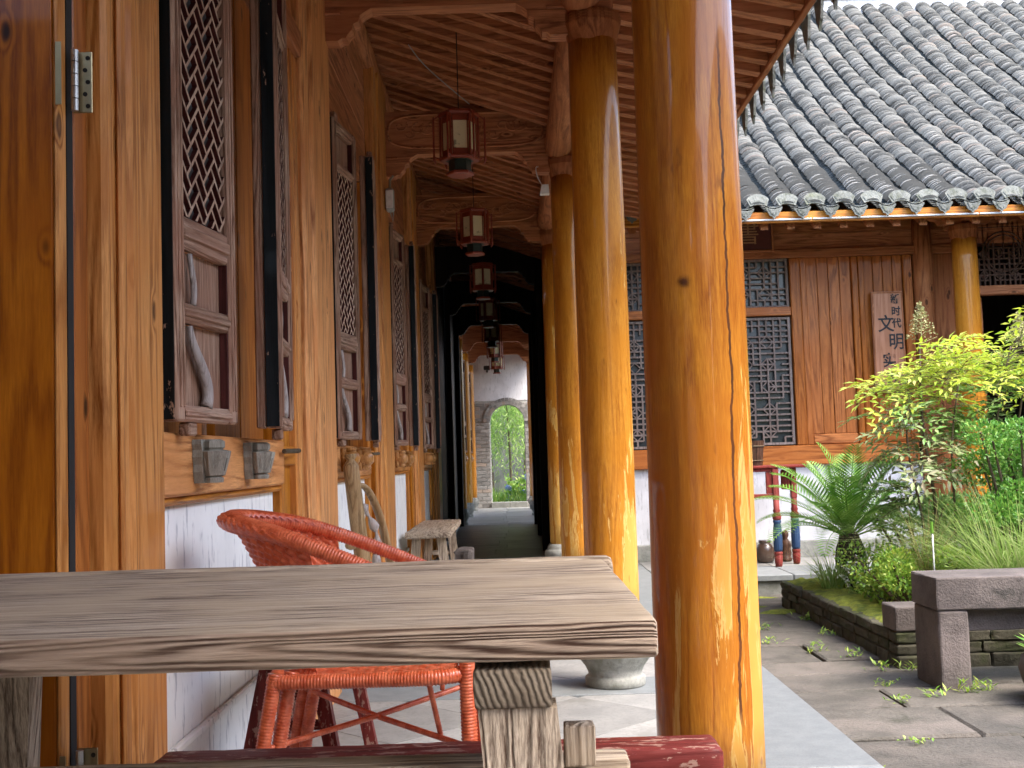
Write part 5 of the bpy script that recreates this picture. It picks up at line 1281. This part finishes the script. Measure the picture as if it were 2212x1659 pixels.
def nandina(base, stems, tiers, name_label, panicles=(), white=None):
    r_ = empty('nandina_shrub', base, name_label, 'shrub')
    data = {'nand_young': [], 'nand_old': [], 'nand_dull': []}
    for (bx, by, tx, ty, tz, r0) in stems:
        path = catmull([(bx, by, base[2]), (bx+(tx-bx)*.2+.02, by+(ty-by)*.3, base[2]+(tz-base[2])*.35), (bx+(tx-bx)*.6-.02, by+(ty-by)*.6, base[2]+(tz-base[2])*.7), (tx, ty, tz)], 8)
        MB().tube(path, [r0*(1-.6*i/(len(path)-1)) for i in range(len(path))], 7).build('stem', 'bark', r_, True)
    tw = MB(); 
    for (cx, cy, cz, nf, Lf, mat, el0, el1) in tiers:
        for i in range(nf):
            az = random.uniform(0, 6.283); el = R(random.uniform(el0, el1)); L = Lf*random.uniform(.7, 1.15); p = Vector((cx+random.uniform(-.03, .03), cy+random.uniform(-.03, .03), cz+random.uniform(-.07, .07)))
            K = 14; pts = [p.copy()]
            for k in range(K):
                e = el-.9*(k/K)**1.5; p = p+Vector((math.cos(az)*math.cos(e), math.sin(az)*math.cos(e), math.sin(e)))*(L/K); pts.append(p.copy())
            tw.tube(pts, [.0028*(1-.7*k/K) for k in range(K+1)], 3)
            P, D, N, Ls = [], [], [], []
            for k in range(3, K+1, 2):
                d = (pts[k]-pts[k-1]).normalized(); side = d.cross(Vector((0, 0, 1))).normalized(); up = side.cross(d)
                for sg in (-1, 1):
                    sub = .11*(1.15-k/K)*random.uniform(.6, 1.2)+.02; sd = (side*sg*.85+d*.55+up*random.uniform(-.1, .35)).normalized()
                    for q in ((1, 3) if k < K-2 else (2,)):
                        o_ = pts[k]+sd*sub*q/3
                        for lr in (-1, 1):
                            P.append(o_); D.append(sd*.6+sd.cross(up)*lr*.7+up*random.uniform(-.15, .35)); N.append(up+Vector((random.uniform(-.4, .4), random.uniform(-.4, .4), 0))); Ls.append(random.uniform(.045, .075))
                    tw.tube([pts[k], pts[k]+sd*sub], .0012, 3)
            P.append(pts[-1]); D.append(d); N.append(up); Ls.append(.06)
            Ls = np.array(Ls); data[mat].append(leaves(np.array(P), np.array(D), np.array(N), Ls, Ls*.33, .15))
    stuff(tw.build('twigs', 'bark', r_))
    for k, v in data.items():
        if v: stuff(leaf_obj('foliage', v, k, r_))
    for (x, y, z, h) in panicles:
        m = MB().tube([(x, y, z), (x+.01, y, z+h)], [.003, .001], 4); P = []
        for i in range(420):
            t = random.random()**.8; rr = h*.42*(1-t)*random.random()**.5+.004; a = random.uniform(0, 6.283); P.append((x+rr*math.cos(a), y+rr*math.sin(a), z+h*t+rr*.35))
        n = len(P); pn = leaf_obj('panicle', [leaves(np.array(P), unit(n)+np.array([0, 0, .4]), unit(n), .015, .009, 0.)], 'panicle', r_); stuff(pn)
        for i in range(16):
            t = i/16; a = i*2.4; rr = h*.40*(1-t); m.tube([(x, y, z+h*t), (x+rr*math.cos(a), y+rr*math.sin(a), z+h*t+rr*.4)], .0012, 3)
        stuff(m.build('panicle_stalk', 'panicle', r_))
    if white:
        n = 60; P = np.array(white)+rng.normal(size=(n, 3))*np.array([.03, .02, .014]); leaf_obj('white_blossom', [leaves(P, unit(n), unit(n), .022, .016, 0.)], 'petal', r_)
nandina((2.40, 6.75, PZT-.03), [(2.36, 6.75, 2.30, 6.75, 1.25, .011), (2.44, 6.78, 2.42, 6.8, 1.52, .013), (2.50, 6.72, 2.62, 6.75, 1.3, .010)],
        [(2.42, 6.8, 1.36, 12, .48, 'nand_young', 0, 45), (2.34, 6.75, 1.25, 11, .48, 'nand_young', -10, 30), (2.62, 6.75, 1.30, 10, .42, 'nand_young', -5, 40), (2.40, 6.78, 1.10, 9, .46, 'nand_old', -15, 20), (2.35, 6.75, .95, 9, .44, 'nand_dull', -15, 15), (2.45, 6.78, .80, 8, .38, 'nand_dull', -10, 20), (2.36, 6.75, .62, 7, .36, 'nand_old', -5, 25)],
        'tall airy nandina shrub with lime leaves and flower head before the signboard', [(2.43, 6.8, 1.52, .24)], (2.27, 6.7, 1.03))
nandina((2.95, 6.95, PZT-.03), [(2.80, 6.95, 3.02, 6.95, 1.5, .012), (2.95, 6.98, 3.15, 6.98, 1.45, .011)],
        [(3.02, 6.95, 1.42, 13, .44, 'nand_young', 5, 50), (3.12, 6.98, 1.30, 13, .46, 'nand_young', -5, 35), (2.85, 6.95, 1.28, 10, .40, 'nand_young', -5, 35), (2.98, 6.95, 1.18, 10, .42, 'nand_old', -10, 25), (2.85, 6.95, .98, 8, .34, 'nand_old', -10, 25)],
        'nandina shrub with lime leaves before the golden hall column', [(3.08, 6.96, 1.5, .2)])
def bush(name, label, base, blobs, n, mat, ll, lw, trunk=True):
    b = empty(name, base, label, 'shrub')
    P, D = [], []
    per = n//len(blobs)
    tm = MB()
    for (x, y, z, rx, rz) in blobs:
        u = unit(per); rad = rng.random(per)**.22; P.append(np.array([x, y, z])+u*np.array([rx, rx*.9, rz])*rad[:, None]); D.append(u*.8+rng.normal(size=(per, 3))*.5+np.array([0, 0, .45]))
        if trunk: tm.tube(catmull([(base[0], base[1], base[2]), ((base[0]+x)/2, (base[1]+y)/2, (base[2]+z)*.45), (x, y, z)], 5), [.014*(1-.06*i) for i in range(11)], 6)
    P = np.concatenate(P); D = np.concatenate(D); k = len(P)
    if trunk: stuff(tm.build('branches', 'bark', b))
    stuff(leaf_obj('foliage', [leaves(P, D, unit(k), rng.uniform(ll*.7, ll*1.25, k), rng.uniform(lw*.8, lw*1.2, k), .12)], mat, b)); return b
def shrubs():
    rb = random.Random(4)
    blobs = [(2.72+rb.uniform(-.18, .5), 6.35+rb.uniform(-.15, .25), rb.uniform(.45, 1.0), rb.uniform(.07, .13), rb.uniform(.05, .10)) for _ in range(34)]
    bush('evergreen_shrub', 'dense dark green evergreen shrub with tiered glossy foliage in the bed', (2.85, 6.45, PZT-.03), blobs, 9000, 'shrub', .026, .015)
    blobs = [(rb.uniform(1.98, 2.36), rb.uniform(6.0, 6.9), rb.uniform(.08, .33), rb.uniform(.07, .12), rb.uniform(.05, .09)) for _ in range(30)]
    bush('low_shrub', 'low yellow green bush behind the small stone block', (2.15, 6.4, PZT-.03), blobs, 5200, 'cover', .026, .014)
    blobs = [(rb.uniform(2.3, 2.9), rb.uniform(7.0, 7.7), rb.uniform(.1, .55), rb.uniform(.09, .16), rb.uniform(.07, .12)) for _ in range(22)]
    bush('leafy_shrub', 'loose green shrub between the sago palm and the nandina', (2.55, 7.3, PZT-.03), blobs, 3800, 'nand_old', .04, .016)
    blobs = [(rb.uniform(3.0, 4.2), rb.uniform(6.6, 7.6), rb.uniform(.1, .8), rb.uniform(.12, .2), rb.uniform(.1, .16)) for _ in range(22)]
    bush('leafy_shrub', 'broad green shrub at the inner side of the bed beside the evergreen', (3.5, 7.0, PZT-.03), blobs, 4200, 'shrub', .035, .017)
shrubs()
def grass_clump(name, label, cx, cy, z0, n, L0, L1, spread, mat, w=.009, lean=.5, cat='grass', group=None, rad=.12):
    a = rng.uniform(0, 6.283, n); r = rad*np.sqrt(rng.random(n)); base = np.stack([cx+r*np.cos(a), cy+r*np.sin(a), np.full(n, z0)], 1)
    a2 = a+rng.normal(size=n)*.6; out = np.stack([np.cos(a2), np.sin(a2), np.zeros(n)], 1); L = rng.uniform(L0, L1, n); le = rng.uniform(.1, lean, n)
    K = 6; V = []; F = []
    side = np.stack([-np.sin(a2), np.cos(a2), np.zeros(n)], 1)
    for k in range(K+1):
        t = k/K; p = base+out*(L*le*(t**1.6)*1.3)[:, None]*spread+np.array([0, 0, 1.])*(L*(t-.45*le*t**3))[:, None]; wd = w*(1-t)**.7+.0006
        V += [p-side*wd/2, p+side*wd/2]
    V = np.stack(V, 1).reshape(-1, 3); b = np.arange(n)[:, None]*(2*(K+1))
    F = np.concatenate([b+np.array([[2*k, 2*k+1, 2*k+3, 2*k+2]]) for k in range(K)], 0)
    o = bpy.data.objects.new(name, raw_mesh(name, V-np.array([cx, cy, z0]), F, mat)); COL.objects.link(o); o.location = (cx, cy, z0); tag(o, label, cat, group); return o
grass_clump('ornamental_grass', 'tall arching pale green grass clump behind the stone bench', 2.62, 6.10, PZT-.02, 900, .40, .85, 1.15, 'grass', .008, 1.0, rad=.16)
grass_clump('ornamental_grass', 'arching grass clump with yellow tips beside the evergreen shrub', 2.92, 5.98, PZT-.02, 700, .40, .8, 1.15, 'grass', .008, 1.0, rad=.14)
grass_clump('dry_grass', 'straw coloured dry grass tuft beside the thin metal stake', 2.24, 6.35, .10, 70, .4, .62, 1., 'drygrass', .003, .9, rad=.03)
grass_clump('spiky_grass', 'bluish spiky grass tuft at the foot of the sago palm', 1.98, 7.35, PZT-.02, 160, .2, .36, 1.2, 'grass', .006, .9, rad=.06)
def cover():
    n = 5200; x = rng.uniform(PXL+.16, 3.2, n); y = rng.uniform(PY0+.2, PY1-.1, n); keep = (x-PXL-.16) > .25*rng.random(n); x, y = x[keep], y[keep]; n = len(x)
    z = PZT-.03+rng.random(n)*.11; P = np.stack([x, y, z], 1)
    stuff(tag(leaf_obj('ground_cover', [leaves(P, unit(n)*.8+np.array([0, 0, .7]), unit(n), rng.uniform(.02, .05, n), rng.uniform(.012, .022, n))], 'cover'), 'low leafy ground cover filling the raised bed', 'ground cover'))
    # white starry flower sprays over the palm foot
    s = empty('flower_spray', (2.0, 7.0, PZT), 'spray of tiny white flowers on thin stalks before the sago palm', 'flowers'); m = MB(); P = []
    for i in range(16):
        a = random.uniform(2.4, 4.6); L = random.uniform(.15, .4); p0 = Vector((2.08+random.uniform(-.05, .1), 7.05+random.uniform(-.1, .1), PZT)); pts = [p0+Vector((math.cos(a)*L*t*.5, math.sin(a)*L*t*.35, L*(t-.35*t*t))) for t in [q/6 for q in range(7)]]
        m.tube(pts, .0016, 3)
        for q in range(2, 7):
            for _ in range(3): P.append(tuple(pts[q]+Vector((random.uniform(-.012, .012), random.uniform(-.012, .012), random.uniform(-.01, .012)))))
    n = len(P); stuff(m.build('stalks', 'grass', s)); stuff(leaf_obj('blossoms', [leaves(np.array(P), unit(n), unit(n), .014, .011, 0.)], 'petal', s))
    st = empty('metal_stake', (2.13, 5.95, PZT-.03), 'thin pale metal stake standing in the bed by the stone block', 'stake')
    MB().tube([(2.13, 5.95, PZT-.05), (2.128, 5.95, .47)], .0055, 8).build('rod', 'steel', st, True); MB().tube([(2.128, 5.95, .471), (2.127, 5.95, .53)], .0085, 8).build('nozzle', 'cycad', st); MB().tube([(2.13, 5.95, .17), (2.20, 5.93, .165)], .012, 7).build('clamp', 'screw', st); MB().tube([(2.13, 5.95, .155), (2.13, 5.95, .19)], .012, 8).build('collar', 'screw', st)
cover()
def weeds():
    spots = [(1.57, 4.85, .07), (1.735, 4.92, .09), (1.90, 4.98, .12), (1.99, 5.02, .1), (1.09, 4.15, .06), (1.10, 4.3, .07), (1.085, 4.02, .05), (1.12, 3.9, .05), (1.42, 4.2, .05), (1.45, 6.9, .1), (1.36, 6.4, .08), (1.55, 6.1, .12), (1.68, 5.9, .1), (1.72, 5.55, .09), (1.62, 5.2, .06), (1.85, 5.5, .1), (2.1, 4.3, .06), (1.55, 3.45, .06), (1.25, 7.6, .08), (1.75, 6.6, .1), (1.76, 7.2, .1)]
    for (x, y, h) in spots:
        lb = 'weed tuft growing against the pale granite kerb' if x < 1.13 else 'weed tuft at the foot of the stone bench leg' if x > 1.88 and 4.95 < y < 5.1 else 'weed tuft at the foot of the mossy bed edging' if 1.6 < x < 1.9 and y > 5.15 else 'small green weed tuft in an open courtyard slab joint'
        w = empty('weed', (x, y, G-.01), lb, 'weed', 'weeds between the courtyard slabs')
        n = 26; a = rng.uniform(0, 6.283, n); P = np.stack([x+.03*rng.normal(size=n), y+.012*rng.normal(size=n), G-.01+rng.random(n)*h*.4], 1); D = np.stack([np.cos(a), np.sin(a), rng.uniform(.3, 1.4, n)], 1)
        leaf_obj('leaves', [leaves(P, D, np.tile([0, 0, 1.], (n, 1)), rng.uniform(h*.25, h*.5, n), rng.uniform(.006, .012, n), .15)], 'cover', w)
    # moss patches on the slabs by the terrace step
    for i, (x, y, r) in enumerate(((1.5, 8.35, .30), (1.35, 7.9, .26), (1.72, 7.62, .16))):
        n = 26; pts = [(x+r*(1+.25*math.sin(3*t+i)+.15*math.sin(7*t))*math.cos(t), y+r*.42*(1+.3*math.sin(4*t+i))*math.sin(t)) for t in [2*math.pi*k/n for k in range(n)]]
        vs = [(x, y, G+.013)]+[((p[0]+x)/2, (p[1]+y)/2, G+.012) for p in pts]+[(p[0], p[1], G-.006) for p in pts]
        fs = [(0, 1+k, 1+(k+1) % n) for k in range(n)]+[(1+k, 1+n+k, 1+n+(k+1) % n, 1+(k+1) % n) for k in range(n)]
        stuff(tag(MB().add(vs, fs).build('moss_patch', 'moss', None, True), ('yellow green moss patch against the terrace step', 'moss patch on the slabs a stride before the terrace step', 'small moss patch beside the bed edging')[i], 'moss'))
weeds()
